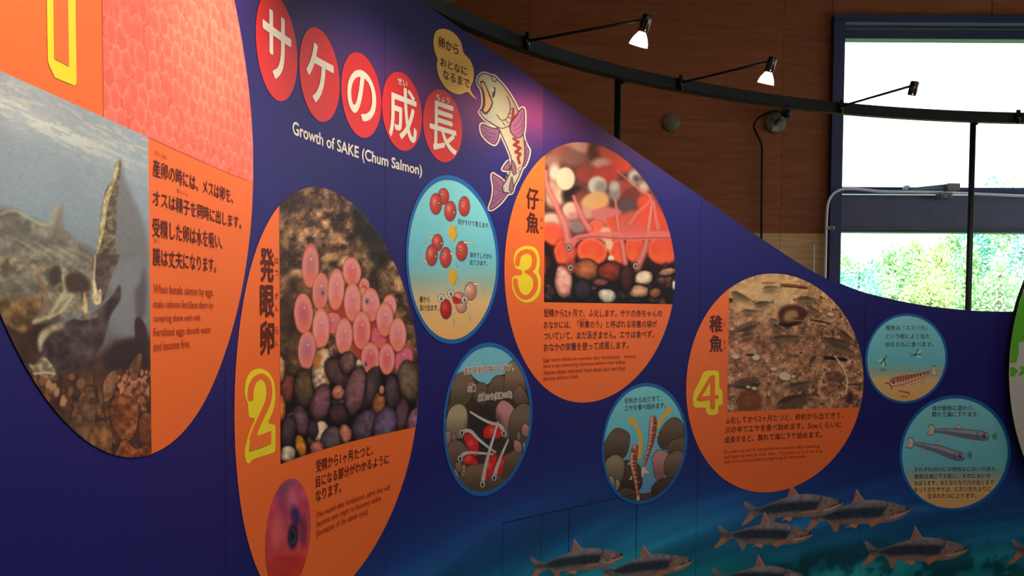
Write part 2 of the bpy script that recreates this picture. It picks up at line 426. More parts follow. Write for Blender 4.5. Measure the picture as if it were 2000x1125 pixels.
o = box('window_sill', (WX0 - .03, D - .09, WZ0 - .02), (WX1 + .03, D + .1, WZ0 + .03), M_FRAME, bevel=.004); o.parent = win
o = box('frame_jamb', (WX1 - .07, D - .05, WZ0), (WX1, D + .1, a.z), M_FRAME, bevel=.002); o.parent = win
mg = bpy.data.materials.new('window_glass'); mg.use_nodes = True; t = mg.node_tree; t.nodes.remove(t.nodes['Principled BSDF'])
tr = t.nodes.new('ShaderNodeBsdfTransparent'); tr.inputs[0].default_value = (.93, .97, .97, 1)
gl = t.nodes.new('ShaderNodeBsdfGlossy'); gl.inputs['Roughness'].default_value = .02; mx = t.nodes.new('ShaderNodeMixShader'); mx.inputs[0].default_value = .05
t.links.new(tr.outputs[0], mx.inputs[1]); t.links.new(gl.outputs[0], mx.inputs[2]); t.links.new(mx.outputs[0], t.nodes['Material Output'].inputs[0])
z_a, z_b = onY(1700, 79, D).z, onY(1700, 366, D).z
for z0, z1 in ((z_b - .005, z_a + .005), (WZ0 + .02, onY(1700, 455, D).z + .005)):
    o = box('pane', (WX0 + .05, D + .04, z0), (WX1 - .05, D + .046, z1), mg); o.parent = win

win2 = struct(link('window_2', None))  # unseen side window, added to bring daylight onto the end wall and mural
for y0, y1, z0, z1 in ((1.6, 1.66, .9, 2.5), (3.52, 3.58, .9, 2.5), (5.44, 5.5, .9, 2.5), (1.66, 5.44, .9, .96), (1.66, 5.44, 2.44, 2.5)):
    o = box('frame_rail', (XR - .02, y0, z0), (XR + .1, y1, z1), M_FRAME, bevel=.002); o.parent = win2
for y0, y1 in ((1.64, 3.54), (3.56, 5.46)):
    o = box('pane', (XR + .04, y0, .94), (XR + .046, y1, 2.46), mg); o.parent = win2

# ---- conduit, opener, plates and camera on the end wall
c8 = crop(1400, 330, 3.3333)
pts = smooth(c8((703, 900), (705, 705), (712, 390), (718, 260), (732, 200), (765, 155), (820, 132), (900, 131), (980, 138), (1060, 147), (1200, 150), (1480, 155), (2000, 176), (2400, 190)), 5, False)
cz = empty('conduit', 'thin white conduit bending over the dark window rail and down beside the frame', 'pipe', onY(1611, 600, D - .07))
tube('pipe', [onY(x, y, D - .07) for x, y in pts], .0085, M_PIPE, cz)
a = onY(1614.5, 447, D)
for dx in (-.024, .010): box('clamp', (a.x + dx, D - .085, a.z - .007), (a.x + dx + .014, D - .045, a.z + .007), M_METAL, cz, .001)
box('clamp', (a.x - .004, D - .06, a.z - .012), (a.x + .03, D - .045, a.z + .012), M_METAL, cz, .001)
wo = empty('window_opener', 'grey window opener box on a screwed bracket at the middle window rail', 'window opener', onY(1835, 372, D - .1))
M_OPEN = mat('grey_opener_casing', (140, 142, 145), .5, .4)
def bx(name, px0, py0, px1, py1, y0, y1, m, parent, bevel=.002):
    a, b = onY(px0, py0, D), onY(px1, py1, D); return box(name, (a.x, y0, b.z), (b.x, y1, a.z), m, parent, bevel)
bx('casing', 1829, 364.5, 1852, 378, D - .16, D - .085, M_OPEN, wo)
bm = bmesh.new()
q = [onY(1762, 372, D), onY(1830, 365, D), onY(1830, 374, D), onY(1762, 376, D)]
f0 = [bm.verts.new((p.x, D - .13, p.z)) for p in q]; f1 = [bm.verts.new((p.x, D - .09, p.z)) for p in q]
bm.faces.new(f0); bm.faces.new(f1[::-1])
for i in range(4): bm.faces.new((f0[i], f0[(i + 1) % 4], f1[(i + 1) % 4], f1[i]))
bm_obj('arm', bm, M_OPEN, wo)
bx('arm_tip', 1752, 367, 1761.5, 374, D - .12, D - .085, M_PIPE, wo)
bx('bracket', 1824, 379.8, 1846, 390.5, D - .1, D - .021, M_OPEN, wo)
for x in (1829, 1841.5):
    a = onY(x, 387.5, D); tube('screw', [a + Vector((0, -.108, 0)), a + Vector((0, -.095, 0))], .005, M_METAL, wo)
rodp = empty('curtain_rod', 'short thin white rod standing against the pale plywood beside the window', 'rod', onY(1589, 600, D - .05))
tube('rod', [onY(1588.4, 620, D - .05), onY(1589.6, 476, D - .05)], .0055, M_PIPE, rodp)
tube('rod_tip', [onY(1589.6, 476, D - .05), onY(1589.7, 472, D - .05)], .004, M_METAL, rodp, radii=[.004, .001])
M_PLATE = mat('putty_plastic', (128, 118, 92), .5, .4)
pl = empty('blanking_plate', 'small round putty coloured blanking plate alone on the dark plywood', 'wall plate', onY(1311, 240, D - .01))
a = onY(1311, 240, D)
tube('cover', [a + Vector((0, .0, 0)), a + Vector((0, -.012, 0)), a + Vector((0, -.018, 0))], .054, M_PLATE, pl, 40, [.054, .054, .048])
M_YMARK = mat('dull_yellow_mark', (150, 118, 40), .5, .3)
box('mark', (a.x - .022, D - .0195, a.z - .002), (a.x + .022, D - .0175, a.z + .003), M_YMARK, pl)
sc = empty('security_camera', 'small dark blue security camera on a round putty wall base with cable', 'camera', onY(1514, 241, D - .01))
a = onY(1514, 241.5, D)
tube('base', [a, a + Vector((0, -.02, 0)), a + Vector((0, -.028, 0))], .063, M_PLATE, sc, 40, [.063, .063, .055])
M_STK = mat('paper_sticker', (190, 172, 158), .6, .2); M_NAVY = mat('dark_blue_casing', (18, 30, 62), .35, .5)
b_ = onY(1512.5, 253.5, D); box('sticker', (b_.x - .02, D - .0305, b_.z - .014), (b_.x + .02, D - .0275, b_.z + .013), M_STK, sc)
e_ = onY(1526, 229, D - .12)
tube('bracket_arm', [a + Vector((-.004, -.02, .0)), a + Vector((.012, -.07, .02)), e_], .013, M_PLATE, sc, 14)
tube('joint', [e_ + Vector((-.012, 0, -.012)), e_ + Vector((.012, 0, .016))], .016, M_METAL, sc, 14)
h0 = onY(1531, 218, D - .06); h1 = onY(1537, 222, D - .24)
tube('body', [h0, h0.lerp(h1, .85), h1], .03, M_NAVY, sc, 20, [.027, .028, .024])
tube('lens', [h1, h1 + (h1 - h0).normalized() * .012], .016, M_BLACK, sc, 20)
bx('rear_cap', 1524, 209, 1543, 217, D - .1, D - .03, M_PLATE, sc)
cp = smooth(crop(1460, 190, 11.25)((680, 300), (560, 305), (400, 360), (240, 460), (155, 580), (150, 680), (200, 800), (270, 930), (310, 1060), (322, 1180)), 6, False)
cp = np.concatenate([cp, [(1488, 320), (1487.5, 400), (1487, 480), (1486, 600)]])
tube('cable', [onY(x, y, D - .03) for x, y in cp], .0068, M_BLACK, sc, 10)

# ================================================================== outside: ground and trees
gd = struct(box('ground', (-20, D + .3, -1.2), (40, 60, -1.0), mat('grass_ground', (120, 150, 80), .9, .1, noise=.3, nscale=2)))
M_BARK = mat('bark', (110, 92, 70), .9, .1, noise=.3, nscale=12)
def leaf_mat(name, c):
    m = mat(name, c, .55, .3, noise=.35, nscale=1.5); b = m.node_tree.nodes['Principled BSDF']
    return m
LEAF = [leaf_mat('leaf_green', (176, 212, 158)), leaf_mat('leaf_bluegreen', (152, 214, 196)), leaf_mat('leaf_yellowgreen', (196, 216, 150))]
def crown_mesh(r, h, n, conical, sz0):
    p = rng.normal(size=(n, 3)); p /= np.linalg.norm(p, axis=1)[:, None]
    if conical:
        zz = rng.random(n) ** 1.5; ang = rng.random(n) * 6.283; rad = r * (1 - zz) * (.5 + .5 * rng.random(n)) * (.8 + .2 * np.sin(zz * 60))
        c = np.stack([rad * np.cos(ang), rad * np.sin(ang), zz * h], -1)
    else:
        cl = rng.normal(size=(34, 3)); cl /= np.linalg.norm(cl, axis=1)[:, None]; cl *= (rng.random((34, 1)) ** .4) * .72
        k = rng.integers(0, 34, n); c = cl[k] + p * .28 * (rng.random((n, 1)) ** .4)
        c = c * [r, r, h / 2] + [0, 0, h / 2]
    a = rng.normal(size=(n, 3)); a /= np.linalg.norm(a, axis=1)[:, None]; b = np.cross(a, rng.normal(size=(n, 3))); b /= np.linalg.norm(b, axis=1)[:, None]
    sz = sz0 * (.6 + .8 * rng.random((n, 1)))
    v = np.stack([c - a * sz, c + b * sz * .5, c + a * sz, c - b * sz * .5], 1).reshape(-1, 3)
    f = np.arange(n * 4).reshape(-1, 4)
    me = bpy.data.meshes.new('foliage'); me.from_pydata(v.tolist(), [], f.tolist()); return me
def tree(x, y, top, r, kind, conical, label, base=-1.0):
    t = empty('tree', label, 'tree', (x, y, base), 'trees outside the window')
    H = top - base; ch = H * (.9 if conical else .86)
    tube('trunk', [Vector((x, y, base)), Vector((x + .02, y, base + H * .4)), Vector((x, y, base + H * .85))], .1, M_BARK, t, 8, [r * .1, r * .07, .02])
    o = link('foliage', crown_mesh(r * 1.08, ch, 9500, conical, .0023 * y), LEAF[kind]); o.location = (x, y, top - ch); o['kind'] = 'stuff'
    local(o, t)
TREES = [(1675, 14, 500, .5, 1, 0, 'small blue-green tree nearest the left window jamb'), (1815, 14, 480, .5, 2, 0, 'small yellow-green tree in the middle of the lower left pane'), (1955, 14, 455, .5, 0, 0, 'small green tree just right of the dark post outside'),
         (1745, 18, 478, .64, 0, 0, 'green tree between the two small trees of the left pane'), (1885, 18, 445, .64, 0, 0, 'green tree directly left of the dark post outside'), (2030, 18, 400, .64, 1, 0, 'blue-green tree at the far right edge of the window'),
         (1680, 23, 470, .95, 1, 0, 'blue-green crown behind the left jamb of the window'), (1840, 23, 450, .95, 2, 0, 'yellow-green crown filling the top centre of the lower pane'), (2000, 23, 330, .95, 0, 0, 'tall green crown in the upper right pane at the photo edge'),
         (1620, 30, 490, 1.05, 0, 0, 'distant green tree mostly behind the window jamb'), (1760, 30, 452, 1.05, 0, 0, 'distant green crown left of the window centre'), (1925, 30, 322, 1.05, 1, 0, 'tall distant tree rising into the upper pane behind the post'), (2065, 30, 330, 1.05, 1, 1, 'distant conifer beyond the right edge of the window')]
FAR = ['broad far tree behind the left jamb, in the back row', 'broad far tree left of the pane centre, in the back row', 'broad far tree right of the pane centre, in the back row', 'broad far tree behind the dark post, in the back row', 'farthest wooded crown at the left of the window', 'farthest wooded crown left of the window centre', 'farthest wooded crown next to the dark post', 'farthest wooded crown at the right edge of the window']
for i, px in enumerate((1660, 1790, 1920, 2050)): TREES.append((px, 38, (474, 452, 385, 326)[i], 1.3, (0, 2, 1, 0)[i], 0, FAR[i]))
for i, px in enumerate((1610, 1730, 1870, 2010)): TREES.append((px, 50, (470, 468, 420, 350)[i], 1.8, (1, 0, 0, 1)[i], 0, FAR[4 + i]))
SIDE = ['nearest of the trees standing left of the window outside', 'second tree standing left of the window outside', 'third tree standing left of the window outside', 'farthest of the trees standing left of the window outside']
for i, px in enumerate((1540, 1390, 1235, 1075)): TREES.append((px, 32, (462, 474, 450, 470)[i], 1.25, i % 3, 0, SIDE[i]))
for px, y, pt, r, kd, con, lb in TREES:
    q = onY(px, pt, y); tree(q.x, y, q.z, r, kd, con, lb)

# ================================================================== the exhibition wall
tp = smooth([(1.0, .784), (1.6, .784), (1.85, .780), (1.992, .764), (2.241, .724), (2.493, .658), (2.746, .581), (2.997, .488), (3.246, .381), (3.491, .262), (3.71, .156), (3.84, .112), (3.962, .077), (4.185, .036), (4.401, .015), (4.54, .012), (4.8, .012), (5.3, .012)], 8, False)
def top(s): return float(np.interp(s, tp[:, 0], tp[:, 1]))
def mural(s, z):
    s = np.asarray(s, float); z = np.asarray(z, float)
    zz = z + .05 * np.sin(s * 1.7 + .6)
    ks = [-1.45, -1.1, -.95, -.8, -.68, -.58, -.42, -.1, .2, .42, .8]
    cs = [(34, 116, 112), (24, 132, 132), (20, 124, 146), (24, 100, 158), (30, 74, 150), (32, 50, 132), (28, 28, 114), (28, 26, 112), (34, 34, 116), (42, 38, 110), (40, 32, 104)]
    C = np.stack([np.interp(zz, ks, [c[i] for c in cs]) for i in range(3)], -1)
    def band(zc, wd, amp, col):
        a = (np.exp(-((z - zc) / wd) ** 2) * amp)[..., None]; return a, np.array(col, float)
    for zc, wd, amp, col in ((.575 + .03 * np.sin(s * 3), .095, np.interp(s, [.6, 1.3, 1.8, 2.39, 2.405, 2.7, 3.0, 3.3], [.12, .22, .45, .85, .5, .42, .3, .1]), (168, 66, 120)),
                             (.74, .05, np.interp(s, [0, 1.0, 1.6, 2.0], [.3, .3, .2, 0]), (96, 50, 90)),
                             (.34, .07, np.interp(s, [1, 1.4, 2.2, 2.6], [0, .05, .15, 0]), (74, 58, 110))):
        a, c = band(zc, wd, amp, col); C = C * (1 - a) + c * a
    # rays of light slanting through the deep water
    d = z - .16 * (s - 2.4)
    st = fbm(d * 260 + 40, s * 22, 26, 1, 3) - .5
    wt = np.clip((-.55 - z) / .2, 0, 1)
    C = C * (1 + .8 * st * wt)[..., None] + np.clip(st, 0, 1)[..., None] * wt[..., None] * np.array([60, 120, 90.])
    # dim reef along the foot
    rf = fbm(s * 400, z * 400, 34, 2, 4); wr = np.clip((-.88 - z) / .12, 0, 1) * np.clip((s - 3.3) / .4, 0, 1)
    C = C * (1 - .35 * (wr * (rf < .48))[..., None]) + (wr * np.clip(rf - .5, 0, 1))[..., None] * np.array([40, 90, 60.])
    return C
ew = empty('exhibition_wall', 'tall curved exhibition wall printed with deep blue water, its top edge sweeping down to the window', 'display wall', tuple(P(2.4, -EYE, -.02)))
EDGES = [-1.45, -.68, .09, .86, 1.63, 2.40, 3.17, 3.94, 4.71, 5.48]
for a, b in zip(EDGES[:-1], EDGES[1:]):
    a, b = a + .0007, b - .0007; near = b < 1.0
    n = 50; m_ = 130 if b > .9 else 60
    s = np.linspace(a, b, n); v = np.linspace(0, 1, m_)[:, None]
    tpz = np.array([top(x) for x in s]); S = np.repeat(s[None], m_, 0); Z = -EYE + (tpz + EYE) * v
    cc = mural(S, Z)
    o = grid_mesh('wall_panel', P(S, Z, 0.), cc, M_PRINT); local(o, ew)
    # body of the panel behind the print: back, top and end faces
    loop = [(-.0004, -.04)]
    bm = bmesh.new(); R0 = []
    for x, t_ in zip(s, tpz):
        R0.append([bm.verts.new(P(x, z_, h_)) for z_, h_ in ((-EYE, -.0006), (t_ - .0002, -.0006), (t_ - .0002, -.04), (-EYE, -.04))])
    for p, q in zip(R0[:-1], R0[1:]):
        for i in (1, 2, 0): bm.faces.new((p[i], q[i], q[(i + 1) % 4], p[(i + 1) % 4]))
    bm.faces.new(R0[0]); bm.faces.new(R0[-1][::-1])
    o2 = bm_obj('panel_board', bm, M_BACK); local(o2, ew)
# flush service hatches cut low in the wall (thin dark joints)
def strip(px, wdt=.0018, h=.0003):
    p = [W(x, y) for x, y in px]; p = [(float(a), float(b)) for a, b in p]
    out = []
    for (s0, z0), (s1, z1) in zip(p[:-1], p[1:]):
        d = math.hypot(s1 - s0, z1 - z0); nx, nz = -(z1 - z0) / d * wdt / 2, (s1 - s0) / d * wdt / 2
        flat_poly('panel_joint', [(s0 + nx, z0 + nz), (s1 + nx, z1 + nz), (s1 - nx, z1 - nz), (s0 - nx, z0 - nz)], M_SEAM, h, ew)
strip([(980, 1023), (1112, 993), (1176, 979), (1224, 968.5)]); strip([(1112, 993), (1109.4, 1125)], .0028); strip([(1243.5, 984), (1241, 1125)], .0028); strip([(982, 1022), (981, 1125)], .0012)
strip([(1204, 972.5), (1243, 965)], .0016, .0021)

# ---- school of salmon printed low on the wall
TU = lambda *p: [((a - 10) / 1200., (b - 560) / 1200.) for a, b in p]
BODY = TU((1208, 815), (1150, 775), (1060, 745), (940, 710), (830, 690), (690, 682), (600, 700), (480, 735), (340, 780), (240, 815), (190, 812), (130, 770), (70, 728), (52, 735), (60, 780), (85, 830), (105, 870), (70, 930), (10, 1005), (60, 998), (110, 965), (170, 920), (230, 888), (290, 900), (340, 930), (400, 940), (560, 945), (700, 950), (850, 950), (1000, 935), (1100, 905), (1170, 865), (1203, 838))
DORS = TU((558, 730), (590, 640), (615, 560), (640, 590), (665, 640), (695, 690)); ANAL = TU((285, 900), (315, 950), (345, 1028), (378, 1018), (400, 940))
PELV = TU((600, 942), (608, 968), (575, 995), (530, 972), (470, 990), (540, 942)); PECT = TU((905, 897), (820, 900), (732, 938), (745, 970), (770, 990), (830, 955))
BANDD = TU((230, 850), (400, 790), (600, 775), (800, 775), (940, 800), (930, 850), (820, 885), (600, 880), (400, 890), (280, 880))
HEADP = TU((940, 790), (1010, 760), (1100, 775), (1195, 815), (1190, 850), (1090, 890), (980, 920), (900, 880)); BELLY = TU((420, 900), (600, 890), (850, 890), (1000, 890), (1130, 870), (1000, 925), (800, 945), (560, 940))
TAILL = TU((105, 880), (150, 890), (160, 925), (90, 980), (14, 1003), (70, 930)); TAILU = TU((70, 735), (140, 785), (190, 815), (150, 830), (85, 820), (60, 770))
def salmon(x0, y0, L, rot, label, k):
    c, s_ = math.cos(rot), math.sin(rot)
    T = lambda pts: np.array([(x0 + L * (c * u - s_ * v), y0 + L * (s_ * u + c * v)) for u, v in pts])
    bb = np.concatenate([T(BODY), T(DORS), T(ANAL)]); lo, hi = bb.min(0) - 5, bb.max(0) + 5
    cv = box_canvas(lo[0], lo[1], hi[0], hi[1], 1.35)
    cv.C = mural(cv.S, cv.Z)
    fin = lambda c1, c2: (lambda x, y: np.array(c1) + (np.array(c2) - np.array(c1)) * (np.sin((x * .9 + y * .5) * 1.6) * .5 + .5)[:, None])
    for pts, a_, b_ in ((ANAL, (196, 134, 98), (110, 96, 80)), (PELV, (214, 148, 100), (190, 120, 84)), (DORS, (190, 124, 108), (150, 92, 84))):
        cv.poly(T(pts), fin(a_, b_), 1.6, sm=(pts is not DORS))
    top_y = lambda x: y0 + L * .14
    def bodyc(x, y):
        u = (c * (x - x0) + s_ * (y - y0)) / L; v = (-s_ * (x - x0) + c * (y - y0)) / L
        tt = np.clip((v - .10) / .22, 0, 1); n = fbm(x, y, 6, k, 3)
        C = np.stack([np.interp(tt, [0, .25, .5, .75, 1], q) for q in ([150, 128, 66, 118, 128], [136, 122, 70, 100, 104], [136, 132, 80, 96, 98])], -1)
        return C * (.75 + .5 * n)[:, None]
    cv.poly(T(BODY), (150, 128, 112), 2.2)
    inner = T(BODY); ctr = inner.mean(0)
    cv.poly(T([(u, v + (.006 if v < .25 else -.004)) for u, v in BODY]), bodyc, 2.0)
    cv.poly(T(BANDD), lambda x, y: np.array([36, 50, 66.]) * (.7 + .6 * fbm(x * 2, y * .6, 6, k + 1, 3))[:, None], 6, .85)
    cv.poly(T(BELLY), (132, 112, 100), 5, .6)
    cv.poly(T(TAILL), fin((208, 142, 98), (150, 104, 84)), 2, .9); cv.poly(T(TAILU), fin((160, 148, 128), (96, 104, 100)), 2, .7)
    cv.poly(T(HEADP), lambda x, y: np.array([158, 122, 110.]) * (.6 + .8 * fbm(x, y, 5, k + 2, 3))[:, None], 4, .75)
    cv.line(T(TU((930, 700), (960, 740), (930, 800))), 3, (60, 66, 84), 3, .7)
    cv.line(T(TU((985, 888), (1060, 880), (1130, 850), (1195, 826))), 2.4, (216, 176, 156), 1.5, .9)
    cv.line(T(TU((1060, 845), (1120, 838), (1190, 822))), 1.8, (40, 40, 52), 1.4, .9)
    cv.C = np.where((cv.A > .05)[..., None], np.minimum(cv.C * 1.05 + 3, 255), cv.C)
    q = T(TU((1045, 800)))[0]; cv.ell(q[0], q[1], 2.6, 2.4, (214, 204, 180)); cv.ell(q[0], q[1], 1.4, 1.4, (22, 22, 30))
    q = T(TU((1180, 805)))[0]; cv.ell(q[0], q[1], 3, 2.5, (40, 48, 62), soft=2)
    if k % 2: cv.poly(T(PECT), fin((214, 140, 96), (170, 104, 76)), 1.6)
    else: cv.line(T(TU((740, 905), (820, 895), (900, 897))), 4.5, (206, 116, 106), 2)
    cv.line(T(TU((615, 562), (650, 620), (694, 690))), 1.3, (226, 200, 182), 1.2)
    o = cv.build('salmon', .0006 + .00002 * k, ew, mask=cv.A > .25); o['label'] = label
for k, (nx, ny, L, rot, lb) in enumerate([
        (1777, 995, 209, -.05, 'printed salmon swimming below the two lower right discs'), (1645, 982, 200, -.06, 'printed salmon touching the lower edge of orange panel 4'),
        (1586, 1043, 192, .02, 'printed salmon just below the one touching panel 4'), (1574, 1128, 192, .03, 'printed salmon cut by the bottom edge below panel 4'),
        (1889, 1072, 208, 0, 'whole printed salmon lowest at the right'), (2178, 1068, 210, 0, 'printed salmon of which only the tail shows at the right edge'),
        (2146, 1140, 210, 0, 'printed salmon tail low at the right edge'), (1217, 1084, 188, -.1, 'leftmost printed salmon crossing the hatch joint'), (1351.5, 1095, 188, -.1, 'printed salmon second from the left at the bottom')]):
    c, s_ = math.cos(rot), math.sin(rot); u, v = .996, .2125
    salmon(nx - L * (c * u - s_ * v), ny - L * (s_ * u + c * v), L, rot, lb, k + 1)

# ---- steel rail above the wall with posts and spots
rl = empty('lighting_rail', 'curved black steel lighting rail running above the exhibition wall', 'rail', tuple(P(2.4, .8, -.018)))
bm = bmesh.new(); rr = []
for x in np.linspace(-1.4, 5.6, 180):
    zc = .800 - .022 * max(0, (x - 3.2) / 1.4)
    rr.append([bm.verts.new(P(x, zc + dz, h_)) for dz, h_ in ((-.02, -.002), (-.018, 0), (.018, 0), (.02, -.002), (.02, -.034), (.018, -.036), (-.018, -.036), (-.02, -.034))])
for p, q in zip(rr[:-1], rr[1:]):
    for i in range(8): bm.faces.new((p[i], p[(i + 1) % 8], q[(i + 1) % 8], q[i]))
bm.faces.new(rr[0]); bm.faces.new(rr[-1][::-1]); bm_obj('track', bm, M_BLACK, rl)
for x in (-.355, 1.235, 2.825, 4.415):
    zc = .78 - .022 * max(0, (x - 3.2) / 1.4)
    b0 = Vector(P(x, -EYE, -.062))
    tube('post', [b0, Vector(P(x, zc + .012, -.062))], .0115, M_BLACK, rl, 16)
    tube('foot_plate', [b0, b0 + Vector((0, 0, .008))], .05, M_BLACK, rl, 20)
    tube('post_clamp', [Vector(P(x, zc + .002, -.062)), Vector(P(x, zc + .002, -.036))], .009, M_BLACK, rl, 10)
M_SOCK = mat('black_lamp_socket', (20, 18, 22), .25, .6)
M_CHROME = mat('chrome_lamp_trim', (220, 200, 190), .12, .5, 1.)
M_GLOW = mat('glowing_lamp_glass', (255, 236, 210), .3, .5, emit=(255, 214, 168), es=9.0)
LB = {2: 'black spotlight on a thin arm, cropped lamp nearest the top of the photo', 3: 'lit spotlight on a thin arm, leftmost of the lamps in view', 4: 'lit spotlight on a thin arm in front of the plywood beside the window',
      5: 'small spotlight on a thin arm in front of the bright upper window', 6: 'spotlight arm at the right edge of the photo, in front of the window', 0: 'spotlight above the nearest end of the wall', 1: 'spotlight above the large first panel'}
DIM = {0: 1.35, 1: 1.5, 2: .75, 3: 1.35, 4: 1.0, 5: .55, 6: .4}
for k in range(7):
    x = .05 + .7513 * k; zc = .8 - .022 * max(0, (x - 3.2) / 1.4); zt_ = zc - .006
    base = Vector(P(x, zc, .0085)); tip = Vector(P(x, zt_, .412))
    sp = empty('track_spotlight', LB[k], 'spotlight', base, 'spotlights along the rail')
    tube('clamp', [base + Vector((0, 0, -.026)), base + Vector((0, 0, .027))], .008, M_SOCK, sp, 12)
    n = (tip - base).normalized()
    tube('arm', [base + Vector((0, 0, .002)), tip], .0042, M_BLACK, sp, 10)
    tang = n.cross(Vector((0, 0, 1)))
    ax = (-Vector((0, 0, 1)) - n * .36).normalized()
    p0 = tip + n * .006 + Vector((0, 0, .012)); p1 = p0 + ax * .048
    tube('knuckle', [tip - tang * .009, tip + tang * .009], .009, M_SOCK, sp, 12)
    tube('socket', [p0, p0 + ax * .004, p1 - ax * .003, p1], .015, M_SOCK, sp, 20, [.012, .0145, .0145, .012])
    tube('trim_strip', [p0 + n * .0135 + tang * .007 + ax * .002, p1 + n * .0135 + tang * .007], .0022, M_CHROME, sp, 6)
    tube('reflector', [p1, p1 + ax * .006, p1 + ax * .016, p1 + ax * .026, p1 + ax * .036], .02, M_GLOW, sp, 24, [.010, .014, .020, .0238, .0262], cap=False)
    tube('front_glass', [p1 + ax * .0345, p1 + ax * .0355], .0258, M_GLOW, sp, 24)
    L = bpy.data.lights.new('spot', 'SPOT'); lo_ = bpy.data.objects.new('lamp_beam', L); COL.objects.link(lo_)
    L.energy = LAMP_W * DIM[k]; L.color = (1.0, .85, .66); L.spot_size = math.radians(118); L.spot_blend = 1.0; L.shadow_soft_size = .02
    d = -n * .66 - Vector((0, 0, 1)) * 1.0
    lo_.location = p1 + ax * .045; lo_.rotation_euler = d.to_track_quat('-Z', 'Y').to_euler(); local(lo_, sp)
# unseen ceiling fittings added as fill light for the mural and the end wall
M_TUBE = mat('ceiling_lamp_diffuser', (255, 250, 240), .4, .3, emit=(255, 240, 222), es=ROOM_W)
M_TUBE2 = mat('dim_lamp_diffuser', (255, 240, 220), .4, .3, emit=(255, 226, 196), es=ROOM_W * .07)  # weak fill for the two battens added to brighten the plywood
for i, (x, y, dz) in enumerate(((1.2, -1.6, .45), (3.4, -1.6, .45), (3.6, 1.0, .45), (.5, 4.75, .12), (-1.2, 4.3, .12))):
    z = ceil_z(x - .6) - dz
    cl = empty('ceiling_light', ['hanging batten light behind the visitor on the left', 'hanging batten light behind the visitor on the right', 'hanging batten light to the right of the visitor', 'batten light high over the gap behind the exhibition wall', 'batten light over the corner behind the exhibition wall'][i], 'ceiling light', (x, y, z + .05), 'batten lights of the hall')
    box('housing', (x - .6, y - .08, z + .02), (x + .6, y + .08, z + .07), M_PIPE, cl, .004)
    box('diffuser', (x - .58, y - .07, z), (x + .58, y + .07, z + .019), M_TUBE if i < 3 else M_TUBE2, cl, .004)
    for dx in (-.45, .45): tube('hanger', [(x + dx, y, z + .07), (x + dx, y, ceil_z(x + dx) + .01)], .004, M_METAL, cl, 8)
# ================================================================== printed discs on the wall
H0, H1, H2, H3 = .0008, .0013, .0017, .0021
C_ = {'P1': (.5534, .2561, .4492), 'P2': (1.3477, -.1838, .4431), 'P3': (2.6289, .1254, .4200), 'P4': (3.5247, -.2651, .4141),
      'A': (1.9542, .1382, .2267), 'B': (2.1302, -.3095, .2208), 'C': (2.9083, -.4540, .2106), 'D': (4.1224, -.1758, .1786), 'E': (4.3371, -.5561, .2337),
      'T1': (1.1173, .4955, .0981), 'T2': (1.3194, .4915, .0951), 'T3': (1.5162, .4910, .0945), 'T4': (1.7092, .4911, .0949), 'T5': (1.9039, .4894, .0941)}
def disc_thing(key, name, label, cat, group, base=None):
    cs, cz, R = C_[key]; t = empty(name, label, cat, tuple(P(cs, cz - R, 0.)), group)
    if base is not None: disc('disc_sheet', cs, cz, R, base, H0, t)
    return t
G_BIG = 'big orange panels telling the stages'
def numeral(ch, cfn, outer, strokes, polys, parent):
    """outlined numeral: yellow body (outline and hollows) with the orange strokes laid on it"""
    o = flat_px('numeral_outline', smooth(cfn(*outer), 3), M_YELLOW, H1, parent); o['label'] = 'yellow outline of the numeral ' + ch
    V, Fc = [], []
    def add(q, fs):
        s, z = W(q[:, 0], q[:, 1]); n = len(V); V.extend(zip(s, z)); Fc.extend([tuple(n + i for i in f_) for f_ in fs])
    for pts, wd in strokes:
        q = smooth(cfn(*pts), 5, False) if len(pts) > 2 else cfn(*pts)
        d = np.gradient(q, axis=0); d /= np.linalg.norm(d, axis=1)[:, None]; nr = np.stack([-d[:, 1], d[:, 0]], -1) * wd / 2
        n = len(q); add(np.concatenate([q + nr, q - nr]), [(i, i + 1, n + i + 1, n + i) for i in range(n - 1)])
        for e in (q[0], q[-1]): th = np.linspace(0, 6.283, 14, endpoint=False); add(np.stack([e[0] + wd * .46 * np.cos(th), e[1] + wd * .46 * np.sin(th)], -1), [tuple(range(14))])
    for p in polys: p = cfn(*p); add(p, [tuple(range(len(p)))])
    V = np.array([(float(p), float(q)) for p, q in V])
    o = flat_obj('numeral', V, Fc, H2, M_ORANGE, parent); o['label'] = 'orange numeral ' + ch
def stone(cv, cx, cy, rx, ry, col, rot=0., k=0, soft=1.6, tex=.35):
    cv.ell(cx, cy + 1, rx + 1.6, ry + 1.6, (16, 10, 12), rot, 3, .85)
    cv.ell(cx, cy, rx, ry, col, rot, soft, tex=tex, tk=k)

# ---------------- panel 1 (nearest)
t = disc_thing('P1', 'orange_disc_panel', 'huge orange disc panel nearest the camera with spawning salmon photo and pink egg texture', 'display panel', G_BIG, M_ORANGE)
lo_f, hi_f = circ_fns(*C_['P1'])
sPh, zp = map(float, W(287.5, 268)); s2_, _ = map(float, W(199.5, 150))
